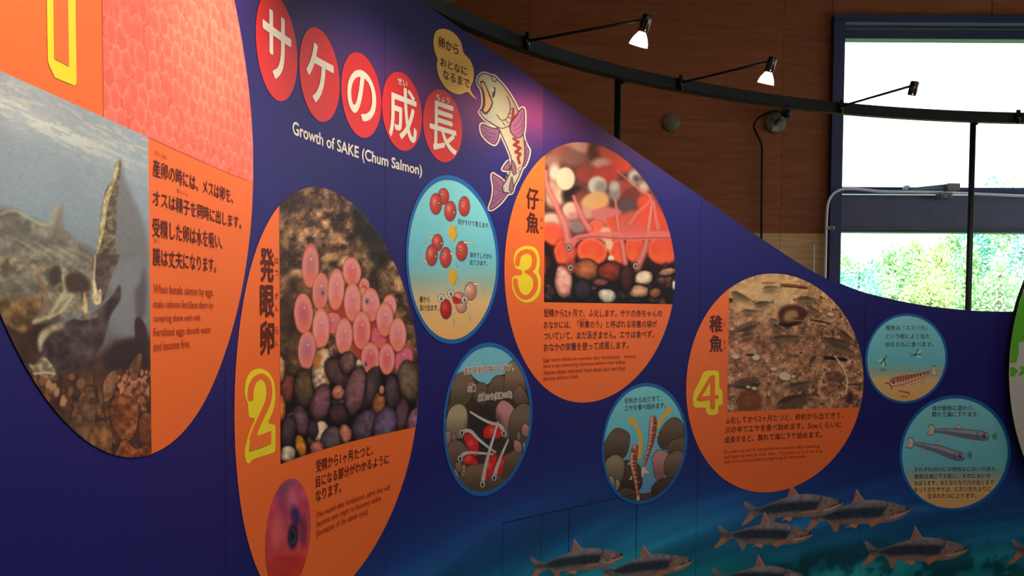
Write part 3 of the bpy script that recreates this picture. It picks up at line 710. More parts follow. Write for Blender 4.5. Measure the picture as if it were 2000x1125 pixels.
# egg texture, upper right of the disc
R1 = C_['P1'][2]; se = C_['P1'][0] + math.sqrt(R1 ** 2 - (zp - C_['P1'][1]) ** 2)
cv = col_canvas(s2_, C_['P1'][0] + R1 * .99999, lambda s: zp if s < se else hi_f(s), hi_f, 1.8, 'right')
cv.fill(lambda x, y: np.array([244, 98, 76.]) + 0 * x[..., None])
ke = .0215
pos = []
row = 0; z = zp - .03
while z < .72:
    s = s2_ - .03 + (row % 2) * .0165
    while s < 1.02:
        pos.append((s + rng.normal() * .004, z + rng.normal() * .004)); s += .033
    z += .027; row += 1
rng.shuffle(pos)
for s, z in pos:
    if z > hi_f(min(max(s, .11), 1.0)) + .04: continue
    rx, ry = .0165 + rng.random() * .004, .0185 + rng.random() * .003
    d_ = np.hypot((cv.S - s) / rx, (cv.Z - z) / ry); sel = d_ < 1.25
    if not sel.any(): continue
    d = d_[sel]; g = (cv.Z[sel] - z) / ry
    col = np.stack([np.interp(d, [0, .75, .95, 1.], q) for q in ([250, 250, 255, 240], [112, 124, 172, 100], [96, 110, 156, 84])], -1) + (g * 7)[:, None] + rng.normal() * 5
    cv._put(sel, np.clip((1.0 - d) * 9, 0, 1) * .72, col)
o = cv.build('egg_photo', H1, t); o['label'] = 'printed close view of pink salmon eggs filling the upper right of the disc'
# spawning photo, lower left
s_lo = C_['P1'][0] - math.sqrt(R1 ** 2 - (zp - C_['P1'][1]) ** 2)
cv = col_canvas(s_lo, sPh, lo_f, lambda s: zp, 1.5)
ca = crop(0, 130, 2.885); cb = crop(0, 500, 2.8125)
def water(x, y):
    g = np.clip((y - 180) / 600, 0, 1); n = fbm(x, y * .5, 90, 2, 3)
    C = np.stack([np.interp(g, [0, .15, .4, .7, 1], q) for q in ([158, 150, 138, 118, 76], [166, 164, 156, 126, 70], [180, 178, 172, 134, 68])], -1)
    return C * (.94 + .12 * n)[..., None]
cv.fill(water)
sl_ = .45
def rip(x, y):
    yy = y - sl_ * x; a = np.exp(-((yy - 205) / 28) ** 2) * (.4 + .6 * (fbm(x * .35, yy * 2.2, 16, 1, 4) > .5)) * np.clip((330 - x) / 200, 0, 1)
    return a
A_ = rip(cv.X, cv.Y) * 1.0; cv.C = cv.C * (1 - .5 * A_[..., None]) + np.array([255, 255, 236.]) * (.5 * A_[..., None])
A_ = np.clip(fbm(cv.X * .5, (cv.Y - sl_ * cv.X) * 2.4, 13, 3, 4) - .52, 0, 1) * 5 * np.exp(-((cv.Y - sl_ * cv.X - 172) / 28) ** 2); A_ = np.clip(A_, 0, .6)[..., None]
cv.C = cv.C * (1 - A_) + np.array([206, 198, 190.]) * A_
fishtex = lambda c1, c2, k, sc=14: (lambda x, y: np.array(c1, float) + (np.array(c2, float) - np.array(c1)) * np.clip((fbm(x, y, sc, k, 4) - .3) * 2.2, 0, 1)[:, None])
# riverbed
cv.poly(cb((-40, 120), (120, 150), (220, 170), (330, 330), (250, 420), (330, 640), (560, 520), (660, 440), (740, 460), (860, 420), (860, 1300), (-40, 1300)), fishtex((52, 36, 32), (84, 62, 52), 2, 30), 20, 1, sm=False)
cv.poly(cb((-20, 120), (90, 130), (200, 180), (230, 260), (180, 360), (120, 420), (40, 380), (-30, 330)), fishtex((84, 66, 46), (170, 132, 84), 4, 16), 10, .9)
# left salmon, back and gaping head
cv.poly(ca((-60, 830), (60, 805), (160, 850), (240, 880), (300, 905), (400, 960), (520, 1040), (540, 1100), (640, 1300), (500, 1250), (330, 1300), (200, 1300), (-60, 1260)), fishtex((98, 94, 88), (158, 152, 136), 1, 18), 14, .9)
cv.line(ca((-20, 835), (70, 812), (150, 850), (240, 890), (300, 870), (330, 800)), 5, (196, 184, 150), 5, .55)
cv.line(ca((270, 870), (300, 815), (330, 780)), 6, (180, 160, 130), 5, .6)
cv.poly(ca((300, 870), (345, 780), (350, 900), (400, 970), (320, 960)), (128, 112, 96), 8, .7)
for i in range(12):
    x = -10 + i * 40; cv.line(ca((x, 950 + i * 8), (x + 90, 985 + i * 9), (x + 190, 1050 + i * 9)), 4, (176, 170, 146) if i % 3 else (84, 78, 72), 6, .3)
cv.poly(cb((-40, 0), (180, 20), (300, 40), (500, 100), (520, 180), (450, 300), (330, 340), (200, 370), (240, 240), (170, 60), (60, 130), (-40, 110)), fishtex((92, 84, 72), (172, 166, 140), 5, 14), 8, .95)
cv.line(cb((175, 55), (220, 140), (250, 220), (225, 310), (180, 365)), 9, (180, 160, 136), 6, .6)
cv.line(cb((200, 110), (240, 190), (250, 250), (215, 330)), 8, (120, 84, 76), 7, .6)
cv.line(cb((185, 360), (260, 330), (310, 260), (350, 190), (340, 110)), 8, (200, 188, 156), 5, .7)
cv.line(cb((260, 340), (330, 300), (390, 220)), 6, (206, 192, 158), 4, .7)
cv.ell(105, 540, 12, 20, (58, 54, 52), .3, 6, .9)
cv.poly(cb((350, 130), (390, 95), (460, 110), (490, 180), (440, 200), (370, 190)), (62, 50, 46), 8, .9)
# middle tall fish with pale belly
cv.poly(ca((670, 520), (700, 640), (740, 730), (800, 870), (820, 960), (820, 1120), (660, 1180), (620, 1000), (640, 800), (655, 640)), (112, 110, 114), 12, .75)
cv.poly(ca((640, 560), (668, 522), (676, 560), (668, 640), (655, 760), (650, 900), (640, 1000), (660, 1080), (620, 1110), (600, 1200), (560, 1230), (525, 1120), (545, 980), (560, 860), (578, 740), (598, 680), (628, 640)), fishtex((74, 64, 60), (150, 136, 106), 3, 9), 3)
cv.poly(ca((628, 640), (640, 560), (668, 522), (655, 600), (625, 700), (600, 800), (575, 950), (545, 1060), (525, 1110), (545, 980), (565, 850), (582, 735)), fishtex((150, 140, 100), (238, 226, 170), 2, 7), 3, .8)
cv.poly(cb((510, 0), (640, -10), (640, 30), (600, 130), (570, 230), (545, 265), (505, 250), (515, 120)), fishtex((70, 58, 56), (112, 96, 88), 2, 10), 4)
cv.line(cb((516, 0), (512, 90), (506, 180)), 3.5, (226, 208, 164), 3, .7)
cv.poly(cb((512, 130), (530, 190), (545, 180), (553, 215), (545, 262), (520, 268), (503, 245), (506, 190)), fishtex((190, 164, 120), (246, 232, 196), 2, 6), 3, .95)
cv.poly(cb((640, 60), (800, 40), (810, 400), (760, 450), (700, 460), (640, 440), (600, 300), (620, 160)), (126, 130, 138), 20, .85)
cv.poly(cb((790, 60), (760, 150), (735, 200), (745, 330), (790, 330), (800, 200)), (84, 80, 88), 10, .8)
cv.poly(cb((735, 360), (760, 335), (800, 400), (805, 520), (790, 600), (740, 600), (735, 440)), (56, 40, 48), 5)
cv.poly(cb((456, 200), (470, 240), (476, 305), (455, 318), (450, 270)), fishtex((190, 160, 96), (232, 212, 150), 2, 6), 3, .9)
# front dark fish curling over the gravel
cv.poly(cb((200, 480), (215, 420), (270, 385), (340, 370), (420, 335), (520, 300), (600, 230), (650, 160), (655, 240), (600, 330), (560, 480), (480, 580), (400, 650), (330, 690), (270, 640), (240, 560), (205, 520)), fishtex((52, 42, 46), (96, 84, 84), 3, 22), 5)
cv.poly(cb((198, 480), (215, 420), (265, 385), (340, 372), (335, 400), (280, 420), (240, 460), (215, 520)), fishtex((150, 138, 104), (222, 212, 170), 2, 12), 8, .85)
cv.poly(cb((400, 345), (460, 310), (520, 295), (528, 335), (470, 352)), fishtex((110, 98, 92), (176, 164, 150), 2, 6), 5, .7)
cv.poly(cb((640, 480), (740, 450), (790, 520), (800, 640), (620, 640), (560, 560)), (48, 38, 44), 14, .9)
cv.poly(cb((150, 590), (180, 600), (230, 555), (275, 590), (300, 640), (300, 680), (230, 670), (180, 650)), fishtex((120, 104, 80), (210, 200, 168), 4, 9), 5, .9)
cv.ell(86, 714, 6, 9, (110, 98, 76), .4, 5, .8); cv.line(cb((180, 648), (240, 640), (300, 650)), 4, (214, 200, 164), 3, .8)
# gravel and rocks
for i in range(240):
    x = rng.uniform(60, 292); y = rng.uniform(735, 900)
    if y < 560 + .62 * x + 60 and x < 150: pass
    g = rng.choice([0, 1, 2]); cv.ell(x, y, rng.uniform(3, 9), rng.uniform(5, 14), [(96, 60, 40), (150, 96, 60), (70, 46, 36)][g], rng.uniform(-.6, .6), 3, .8)
for i in range(130):
    x = rng.uniform(225, 292); y = rng.uniform(725, 800); cv.ell(x, y, rng.uniform(2, 5), rng.uniform(3, 7), [(170, 100, 70), (206, 140, 104), (96, 56, 42)][i % 3], 0, 2, .8)
def rock(pts, c1, c2, k): cv.poly(pts, (30, 20, 20), 9, .8); cv.poly(pts, fishtex(c1, c2, k, 12), 2.5)
rock(cb((375, 930), (400, 840), (440, 760), (475, 715), (515, 750), (520, 850), (500, 1000), (480, 1060), (420, 1000)), (74, 54, 42), (140, 104, 76), 1)
rock(cb((560, 720), (580, 660), (625, 628), (635, 680), (615, 760), (570, 800)), (96, 66, 48), (160, 116, 84), 2)
rock(cb((530, 740), (545, 720), (560, 800), (545, 830)), (90, 58, 44), (130, 88, 66), 3)
rock(cb((710, 600), (750, 540), (775, 545), (765, 620), (735, 680), (705, 640)), (90, 62, 46), (140, 96, 70), 3)
rock(cb((610, 800), (660, 770), (740, 785), (755, 850), (740, 960), (690, 1020), (640, 980), (605, 900)), (96, 54, 34), (186, 112, 66), 4)
rock(cb((485, 990), (505, 930), (550, 905), (600, 940), (610, 1040), (580, 1100), (520, 1090), (485, 1040)), (92, 60, 40), (168, 116, 72), 5)
rock(cb((760, 900), (790, 860), (830, 900), (830, 1060), (770, 1050)), (80, 44, 30), (160, 92, 56), 2)
rock(cb((640, 1060), (680, 1010), (740, 1060), (800, 1040), (820, 1110), (640, 1110)), (90, 46, 30), (190, 104, 60), 1)
for i in range(10):
    x = rng.uniform(80, 140); cv.ell(x, 700 + (x - 60) * 1.25 + rng.uniform(0, 14), 4, 8, (184, 140, 100), .3, 2.5, .9)
cv.mul(1.02 + .1 * fbm(cv.X, cv.Y, 5, 2, 2))
o = cv.build('salmon_photo', H1, t); o['label'] = 'printed underwater photo of spawning salmon over gravel'
# numeral 1, cropped by the frame
z_ = lambda y: float(W(100, y)[1]); sN = lambda x: float(W(x, 60)[0])
zb_ = float(W(92, 120)[1]); s0, s1 = sN(90), sN(146); sm_ = sN(103); k1 = sN(131)
zq = float(W(145, 168)[1]); zin = float(W(103, 115)[1])
ztop = .52; zc_ = float(W(103, 145)[1])
o = flat_poly('numeral_outline', [(s0, zb_), (s0 + .004, zc_ + .006), (sm_, zc_ - .003), (s1 - .004, zq), (s1, zq + .005), (s1, ztop), (s0, ztop)], M_YELLOW, H1, t); o['label'] = 'yellow outline of the numeral 1'
flat_poly('numeral_flag', [(s0 - .045, ztop - .085), (s0 + .001, ztop - .055), (s0 + .001, ztop), (s0 - .045, ztop - .05)], M_YELLOW, H1, t)
flat_poly('numeral', [(sm_, zin), (k1, zin), (k1, ztop - .012), (sm_, ztop - .012)], M_ORANGE, H2, t)
for body, x0, a, b, x1 in (("産卵の時には、メスは卵を、", 296.5, 309, 343, 453), ("オスは精子を同時に出します。", 296.5, 369, 401, 469), ("受精した卵は水を吸い、", 296, 424, 461, 432), ("膜は丈夫になります。", 296.5, 483, 518, 420)):
    text('body_text', body, x0, a, b, x1, M_TEXT, H2, t, bold=.012)
for body, x0, a, b, x1 in (("さん らん", 300, 293, 302, 324), ("せい し", 343, 367, 376, 365), ("まく", 299, 465, 474, 308)): text('reading_aid', body, x0, a, b, x1, M_TEXT, H2, t)
for body, x0, a, b, x1 in (("When female salmon lay eggs,", 298, 554, 578, 415), ("male salmon fertilizes them by", 298, 585, 606, 415), ("covering them with milt.", 298, 614, 633, 391), ("Fertilized eggs absorb water", 298, 641, 662, 411), ("and become firm.", 298, 667.5, 686, 369)):
    text('english_text', body, x0, a, b, x1, M_TEXTL, H2, t)

# ---------------- panel 2
t = disc_thing('P2', 'orange_disc_panel', 'orange disc panel numbered 2 with photo of pink eyed eggs on pebbles', 'display panel', G_BIG, M_ORANGE)
lo_f, hi_f = circ_fns(*C_['P2']); sL, zB = map(float, W(547, 906)); zB = (zB + float(W(808, 834.5)[1])) / 2
sR = C_['P2'][0] + C_['P2'][2] * .99999; sC = C_['P2'][0] + math.sqrt(C_['P2'][2] ** 2 - (zB - C_['P2'][1]) ** 2)
cv = col_canvas(sL, sR, lambda s: zB if s < sC else lo_f(s), hi_f, 1.3, 'right')
def moss(x, y):
    n = fbm(x, y, 16, 1, 5); m_ = fbm(x, y, 60, 3, 3); q = np.clip((n - .3) * 2.3, 0, 1) * np.clip((m_ - .22) * 2.4, .1, 1)
    C = np.array([50, 36, 26.]) + q[..., None] * np.array([190, 140, 112.]); r = (fbm(x * 1.3, y, 4, 4, 2) > .70)[..., None]
    return C + r * np.array([34, 26, 22.]) + (n > .6)[..., None] * np.array([4, 10, -4.])
cv.fill(moss)
for i in range(150):
    x = rng.uniform(560, 800); y = rng.uniform(380, 700); L_ = rng.uniform(6, 22); a = rng.uniform(-1.2, -.3)
    cv.line([(x, y), (x + L_ * math.cos(a), y + L_ * math.sin(a))], 1.6, (178, 130, 112) if i % 3 else (20, 14, 12), 1.6, .35)
cv.poly(crop(440, 360, 2.8125)((690, 120), (760, 180), (860, 290), (900, 420), (820, 470), (760, 330), (700, 230)), (22, 24, 16), 14, .75)
cv.poly(crop(440, 360, 2.8125)((300, 560), (420, 520), (480, 700), (400, 900), (300, 980)), (44, 30, 20), 20, .5)
e1 = lambda x, y: (540 + x / 3.879, 440 + y / 3.879); e2 = lambda x, y: (540 + x / 4.017, 640 + y / 4.017)
def st2(x, y, rx, ry, col, rot=0, k=0, tex=.35): q = e2(x, y); stone(cv, q[0], q[1], rx / 4.017, ry / 4.017, col, rot, k, tex=tex)
cv.poly([e2(0, 420), e2(300, 330), e2(500, 200), e2(900, 330), e2(1100, 480), e2(1130, 1000), e2(0, 1150)], (18, 12, 14), 12, 1, sm=False)
for i in range(26):
    x, y = rng.uniform(30, 1090), rng.uniform(420, 1080); st2(x, y, rng.uniform(25, 60), rng.uniform(35, 80), [(92, 64, 66), (74, 52, 62), (104, 74, 62), (64, 48, 58)][i % 4], rng.uniform(-.7, .7), i % 5)
SH = lambda r0, r1, a, b: [(0, 0), (0, a), (.6, a), (.85, b), (1, r1)]
def egg(x, y, rx, ry, rot=0, a=(246, 142, 146), b=(255, 172, 166), c=(250, 140, 118), eye=None):
    q = e1(x, y); rx, ry = rx / 3.879, ry / 3.879
    cv.ell(q[0] + .5, q[1] + 2, rx + 1.5, ry + 1.5, (120, 40, 30), rot, 4, .55)
    cv.ell(q[0], q[1], rx, ry, a, rot, 1.4, grad=[(0, .05), (0, a), (.4, tuple(min(255, v + 10) for v in a)), (.8, b), (1., c)])
    cv.ell(q[0], q[1] + ry * .62, rx * .72, ry * .34, (250, 120, 82), rot, 6, .45)
    cv.ell(q[0] + rx * .1, q[1] - ry * .28, 1.6, 2.0, (255, 226, 220), 0, 1.5, .8)
    if eye: p = e1(*eye); cv.ell(p[0], p[1], 4, 6.5, (150, 120, 140), 0, 3, .75); cv.ell(p[0] + .4, p[1] + .6, 1.8, 2.6, (50, 44, 70), 0, 1.4, .9)
cv.poly([e1(380, 620), e1(520, 560), e1(760, 640), e1(900, 800), e1(860, 960), e1(640, 1040), e1(560, 920), e1(420, 800)], (206, 64, 44), 8, .95, sm=False)
egg(660, 460, 40, 60, 0, (236, 110, 116)); egg(655, 560, 45, 90); egg(420, 740, 66, 80, .2, (232, 120, 140), (240, 140, 150)); egg(480, 420, 40, 70); egg(768, 850, 60, 90, -.2, (236, 100, 126), (240, 116, 130), (216, 74, 84))
egg(853, 610, 52, 84); egg(960, 1010, 66, 100, .45, (222, 104, 136), (234, 128, 146), (206, 80, 96))
egg(253, 305, 66, 168, .03, (206, 116, 120), (232, 150, 146), (206, 104, 92)); egg(330, 500, 62, 140, .06, (222, 124, 128), (236, 152, 146), eye=(347, 512))
egg(448, 485, 62, 156, .05); egg(567, 350, 69, 108, -.1, (246, 118, 122)); egg(572, 580, 64, 148); egg(712, 600, 68, 128, -.05, eye=(682, 575))
egg(200, 668, 70, 152, -.03, (206, 100, 112), (240, 148, 142)); egg(333, 780, 65, 152); egg(817, 712, 64, 128); egg(641, 795, 68, 145, .02, (240, 116, 112)); egg(508, 840, 64, 138, .03)
egg(916, 828, 64, 128); egg(226, 945, 66, 142, .04, (206, 116, 138), (232, 150, 156))
egg(708, 1008, 70, 122, 0, (236, 106, 122), eye=(672, 1052)); egg(832, 1012, 60, 118, 0, (240, 112, 122))
st2(80, 480, 62, 120, (110, 52, 48), .1, 1); st2(215, 480, 84, 160, (86, 66, 48), 0, 2); st2(20, 330, 44, 110, (190, 140, 100), 0, 3); st2(20, 640, 50, 110, (190, 110, 60), 0, 3)
cv.ell(*e2(640, 285), 6, 9, (250, 226, 190), 0, 3)
q = e2(352, 345); stone(cv, q[0], q[1], 19.5, 47, (208, 176, 150), .08, 2, tex=.5)
cv.ell(q[0] - 8, q[1] - 22, 8, 16, (186, 104, 32), .2, 6, .75); cv.ell(q[0] + 10, q[1] + 2, 5, 20, (196, 118, 44), .1, 5, .55); cv.ell(q[0] + 3, q[1] - 38, 7, 7, (236, 196, 130), 0, 5, .6)
st2(470, 350, 80, 130, (84, 56, 54), -.5, 1); st2(552, 275, 66, 88, (110, 76, 74), .1, 3); st2(480, 510, 50, 60, (186, 120, 104), .2, 4, .4); st2(345, 590, 76, 150, (116, 76, 86), .2, 0)
st2(725, 480, 74, 180, (70, 52, 62), .35, 1); st2(615, 500, 78, 205, (128, 86, 94), .2, 2); st2(905, 510, 60, 130, (70, 56, 66), -.1, 2); st2(800, 600, 50, 105, (150, 90, 52), .1, 3); st2(822, 490, 22, 36, (206, 134, 110), 0, 4)
st2(1035, 420, 84, 165, (104, 86, 70), -.1, 4); st2(980, 690, 56, 140, (88, 60, 72), .1, 2); st2(1070, 740, 50, 110, (130, 90, 110), .2, 1)
st2(190, 730, 62, 120, (92, 64, 76), -.25, 0); st2(90, 820, 56, 130, (64, 48, 52), .15, 3); st2(480, 680, 74, 90, (72, 46, 56), .3, 2); st2(690, 780, 100, 140, (84, 64, 84), .35, 3); st2(845, 770, 90, 150, (96, 80, 110), .3, 1)
st2(338, 815, 60, 82, (226, 178, 156), .3, 3, .4); st2(430, 870, 80, 100, (86, 74, 78), .3, 4); st2(540, 835, 46, 80, (176, 110, 94), -.2, 1); st2(190, 930, 40, 90, (196, 124, 40), -.25, 2, .45); st2(85, 990, 60, 68, (196, 176, 156), .1, 4, .4); st2(310, 950, 55, 60, (170, 96, 88), .2, 0); st2(280, 800, 40, 70, (60, 42, 56), 0, 2)
o = cv.build('egg_photo', H1, t); o['label'] = 'printed photo of pink eyed eggs lying on dark pebbles'
# eyed embryo inset
cs_, cz_ = map(float, W(561.5, 1046)); rx_ = float(W(606, 1046)[0] - W(517, 1046)[0]) / 2; rz_ = 112 / K(cs_)
lo2 = lambda s: cz_ - rz_ * math.sqrt(max(0, 1 - ((s - cs_) / rx_) ** 2)); hi2 = lambda s: cz_ + rz_ * math.sqrt(max(0, 1 - ((s - cs_) / rx_) ** 2))
cv = col_canvas(cs_ - rx_ * .9999, cs_ + rx_ * .9999, lo2, hi2, 1.5, 'both')
em = crop(500, 900, 5)
cv.fill(lambda x, y: np.stack([208 + 0 * x, np.interp(y, [930, 1000, 1060, 1120], [84, 70, 74, 56]), np.interp(y, [930, 1000, 1060, 1120], [110, 104, 84, 44])], -1) * (.85 + .3 * fbm(x, y, 20, 1, 3))[..., None])
cv.ell(*em((275, 260))[0], 26, 10, (120, 84, 130), -.7, 12, .7); cv.ell(*em((350, 380))[0], 10, 22, (220, 110, 150), 0, 10, .8); cv.ell(*em((250, 400))[0], 10, 46, (140, 60, 90), 0, 14, .6)
cv.ell(*em((205, 680))[0], 12, 34, (232, 110, 104), .1, 10, .7); cv.ell(*em((455, 690))[0], 7, 30, (96, 40, 64), 0, 6, .7); cv.ell(*em((380, 540))[0], 9, 20, (52, 44, 100), -.2, 8, .9); cv.ell(*em((330, 960))[0], 26, 6, (190, 30, 30), 0, 8, .6)
cv.ell(*em((355, 735))[0], 10.5, 25, (34, 34, 56), .05, 5, .95); cv.ell(*em((355, 740))[0], 5, 14, (84, 96, 120), .05, 2, .8); cv.ell(*em((352, 735))[0], 3.2, 9, (10, 10, 16), .05, 2)
o = cv.build('embryo_photo', H1, t); o['label'] = 'printed close view of one pink egg with a dark eye'
for ch, a, b in (("発", 482.7, 548.4), ("眼", 557, 619.6), ("卵", 628, 693)): text('heading_text', ch, 507, a, b, 533.5, M_TEXT, H2, t, bold=.035, res=4)
for ch, a, b in (("は", 502, 515), ("つ", 527, 538), ("が", 570, 584), ("ん", 596.5, 608), ("ら", 638, 653), ("ん", 666, 677)): text('reading_aid', ch, 535.5, a, b, 542.5, M_TEXT, H2, t)
numeral('2', crop(440, 725, 2.8125), [(120, 180), (104, 130), (108, 60), (135, 5), (185, -15), (235, 8), (265, 65), (271, 150), (258, 222), (232, 282), (268, 296), (272, 330), (271, 430), (255, 450), (190, 470), (148, 486), (126, 508), (108, 490), (105, 425), (130, 330), (158, 262), (126, 250)],
        [([(134, 150), (137, 95), (158, 48), (194, 28), (228, 55), (238, 112), (228, 175), (196, 245), (166, 312), (143, 372)], 11.5)], [[(124, 442), (131, 385), (160, 345), (180, 352), (248, 326), (248, 398)]], t)
for body, x0, a, b, x1 in (("受精から1ヶ月たつと、", 616, 899, 923, 728), ("目になる部分がわかるように", 616, 930, 953, 759), ("なります。", 616, 958, 981, 665)): text('body_text', body, x0, a, b, x1, M_TEXT, H2, t, bold=.012)
for body, x0, a, b, x1 in (("One month after fertilization, parts that will", 617, 1000, 1016, 760), ("become eyes begin to become visible", 617, 1017.5, 1034, 743), ("(formation of the alevin eyes).", 617, 1035, 1053, 719)): text('english_text', body, x0, a, b, x1, M_TEXTL, H2, t)

# ---------------- panel 3
t = disc_thing('P3', 'orange_disc_panel', 'orange disc panel numbered 3 with photo of hatched alevins among pebbles', 'display panel', G_BIG, M_ORANGE)
lo_f, hi_f = circ_fns(*C_['P3']); sL, zB = map(float, W(1062, 590)); sR = C_['P3'][0] + C_['P3'][2] * .99999; sC = C_['P3'][0] + math.sqrt(C_['P3'][2] ** 2 - (zB - C_['P3'][1]) ** 2)
cv = col_canvas(sL, sR, lambda s: zB if s < sC else lo_f(s), hi_f, 1.2, 'right')
g = lambda x, y: (980 + x / 3.409, 270 + y / 3.409); gp = crop(980, 270, 3.409); kk = 3.409
cv.fill(lambda x, y: np.stack([np.interp(y, [280, 400, 470, 600], [130, 90, 60, 16]), np.interp(y, [280, 400, 470, 600], [76, 52, 30, 12]), np.interp(y, [280, 400, 470, 600], [66, 50, 30, 14])], -1) * (.6 + .8 * fbm(x, y, 26, 1, 3))[..., None])
def bl(x, y, rx, ry, col, rot=0, soft=5, alpha=1., grad=None, tex=0, k=0): p = g(x, y); cv.ell(p[0], p[1], rx / kk, ry / kk, col, rot, soft, alpha, grad=grad, tex=tex, tk=k)
for a_ in [(500, 60, 120, 40, (206, 150, 130)), (620, 90, 50, 70, (96, 40, 26)), (400, 90, 80, 50, (150, 84, 70)), (740, 110, 110, 60, (206, 80, 50), .5), (800, 170, 70, 60, (226, 70, 44)), (470, 130, 70, 50, (140, 90, 84)), (660, 170, 60, 40, (214, 150, 134)),
           (330, 150, 60, 40, (160, 110, 96)), (570, 240, 80, 60, (160, 62, 52)), (700, 240, 80, 60, (196, 60, 52)), (880, 260, 40, 50, (210, 196, 186)), (895, 270, 25, 24, (84, 74, 80)), (940, 330, 34, 40, (196, 176, 160)), (800, 330, 60, 50, (176, 70, 54)),
           (350, 230, 38, 56, (230, 206, 184)), (400, 330, 50, 60, (150, 96, 84)), (350, 390, 60, 70, (226, 190, 160)), (330, 330, 40, 50, (206, 160, 134)), (480, 380, 80, 60, (26, 18, 18)), (860, 400, 70, 70, (120, 54, 44)), (540, 400, 60, 60, (110, 50, 36)), (960, 430, 60, 60, (190, 84, 64))]:
    bl(*a_[:5], *(a_[5:] or (0,)), soft=9)
bl(422, 270, 62, 76, (246, 216, 186), 0, 4); bl(636, 315, 62, 62, (214, 206, 190), .4, 6); bl(660, 330, 42, 44, (120, 106, 104), .4, 10, .6); bl(750, 350, 40, 68, (150, 136, 138), -.1, 6); bl(748, 320, 28, 30, (214, 202, 196), 0, 9, .8)
bl(620, 420, 96, 62, (224, 180, 116), -.3, 6); bl(660, 440, 50, 40, (240, 176, 90), 0, 9, .6); bl(832, 460, 60, 60, (92, 70, 76), 0, 7); bl(460, 480, 60, 56, (240, 208, 180), 0, 6); bl(480, 520, 44, 30, (196, 120, 130), 0, 9, .8); bl(560, 500, 50, 40, (206, 160, 130), 0, 8)
bl(500, 590, 56, 40, (110, 110, 124), .15, 5); bl(350, 560, 100, 60, (240, 200, 176), .2, 8); bl(690, 520, 90, 60, (226, 120, 104), 0, 8); bl(770, 570, 80, 70, (226, 70, 44), 0, 8); bl(900, 560, 120, 80, (206, 84, 66), 0, 9)
cv.poly(gp((930, 400), (1010, 420), (1120, 560), (1150, 700), (1100, 640), (1000, 640), (900, 600)), (236, 76, 46), 12, .9)
sac = lambda x, y, rx, ry, rot=0: (bl(x, y, rx + 8, ry + 8, (110, 24, 16), rot, 8, .5), bl(x, y, rx, ry, (236, 76, 44), rot, 3, grad=[(0, -.1), (0, (244, 96, 66)), (.6, (240, 84, 54)), (.88, (248, 106, 74)), (1, (230, 78, 48))]), bl(x - rx * .1, y + ry * .45, rx * .6, ry * .3, (255, 120, 50), rot, 8, .5))
sac(340, 640, 90, 70, .5); sac(410, 760, 66, 84, .1); sac(625, 600, 56, 54); sac(600, 755, 104, 88, .2); sac(770, 760, 60, 90); sac(880, 730, 62, 96, .1); sac(1075, 740, 110, 100, -.1); sac(290, 840, 30, 60)
bl(690, 640, 40, 50, (246, 206, 170), 0, 6); bl(712, 700, 26, 50, (240, 196, 160), 0, 5); bl(725, 800, 20, 22, (240, 220, 200), 0, 3)
bl(700, 600, 320, 70, (240, 140, 130), 0, 30, .32); bl(560, 470, 140, 110, (240, 150, 140), 0, 30, .25)
# lower pebbles
for i in range(46): p = rng.uniform(290, 1140), rng.uniform(850, 1110); bl(p[0], p[1], rng.uniform(18, 46), rng.uniform(14, 40), [(60, 40, 46), (96, 60, 50), (34, 28, 32), (110, 70, 64)][i % 4], rng.uniform(-.6, .6), 5, .9, tex=.3, k=i % 4)
for a_ in [(410, 960, 62, 112, (226, 160, 150), -.1), (560, 880, 80, 70, (150, 84, 54), .1), (720, 890, 80, 66, (120, 44, 30), -.2), (700, 1050, 60, 46, (186, 180, 168), .2), (945, 930, 62, 50, (226, 190, 166), -.3), (905, 1020, 78, 44, (186, 140, 112), .05), (1020, 1030, 40, 36, (126, 80, 56)), (1100, 890, 60, 26, (170, 120, 96), -.2), (655, 960, 50, 26, (120, 62, 62)), (830, 930, 44, 100, (60, 28, 30), 0), (530, 1010, 60, 70, (44, 38, 50)), (1145, 980, 14, 34, (230, 214, 200))]:
    bl(a_[0], a_[1], a_[2] + 8, a_[3] + 8, (12, 8, 10), *(a_[5:] or (0,)), soft=6); bl(*a_[:5], *(a_[5:] or (0,)), soft=3, tex=.25, k=int(a_[0]) % 5)
cv.poly(gp((285, 690), (350, 780), (360, 900), (330, 960), (290, 900)), (30, 14, 14), 6, .8)
pk = (222, 118, 116)
def tail(pts, w_, alpha=.9, col=pk): cv.line(gp(*pts), w_ / kk, (180, 70, 66), 3, alpha * .5, taper=(1.25, .5)); cv.line(gp(*pts), w_ * .8 / kk, col, 3, alpha, taper=(1, .35)); cv.line(gp(*pts), w_ * .2 / kk, (246, 176, 170), 2, alpha * .6, taper=(1, .4))
tail([(440, 690), (420, 590), (370, 470), (300, 320), (290, 220)], 62); tail([(580, 600), (540, 540), (500, 450), (475, 385)], 50, .85); tail([(820, 830), (800, 700), (770, 560), (755, 400)], 40); tail([(900, 850), (950, 740), (980, 560), (1000, 420)], 60, .85)
tail([(850, 570), (900, 500), (990, 400), (900, 330), (760, 210)], 40, .5); tail([(1040, 600), (1020, 500), (1010, 420)], 44, .6)
cv.poly(gp((440, 720), (450, 680), (500, 645), (620, 628), (800, 620), (1140, 622), (1150, 660), (900, 680), (640, 672), (520, 680), (480, 720)), (230, 124, 118), 4, .92)
cv.line(gp((500, 672), (620, 655), (800, 668), (1000, 664), (1140, 660)), 2, (140, 50, 50), 2, .7); cv.poly(gp((610, 480), (770, 470), (780, 510), (640, 530)), (214, 120, 124), 6, .85); cv.poly(gp((780, 585), (960, 610), (960, 640), (800, 640)), (226, 100, 96), 8, .7)
bl(455, 760, 40, 60, (226, 96, 84), 0, 5, .8); bl(455, 850, 36, 50, (196, 70, 64), 0, 5, .8)
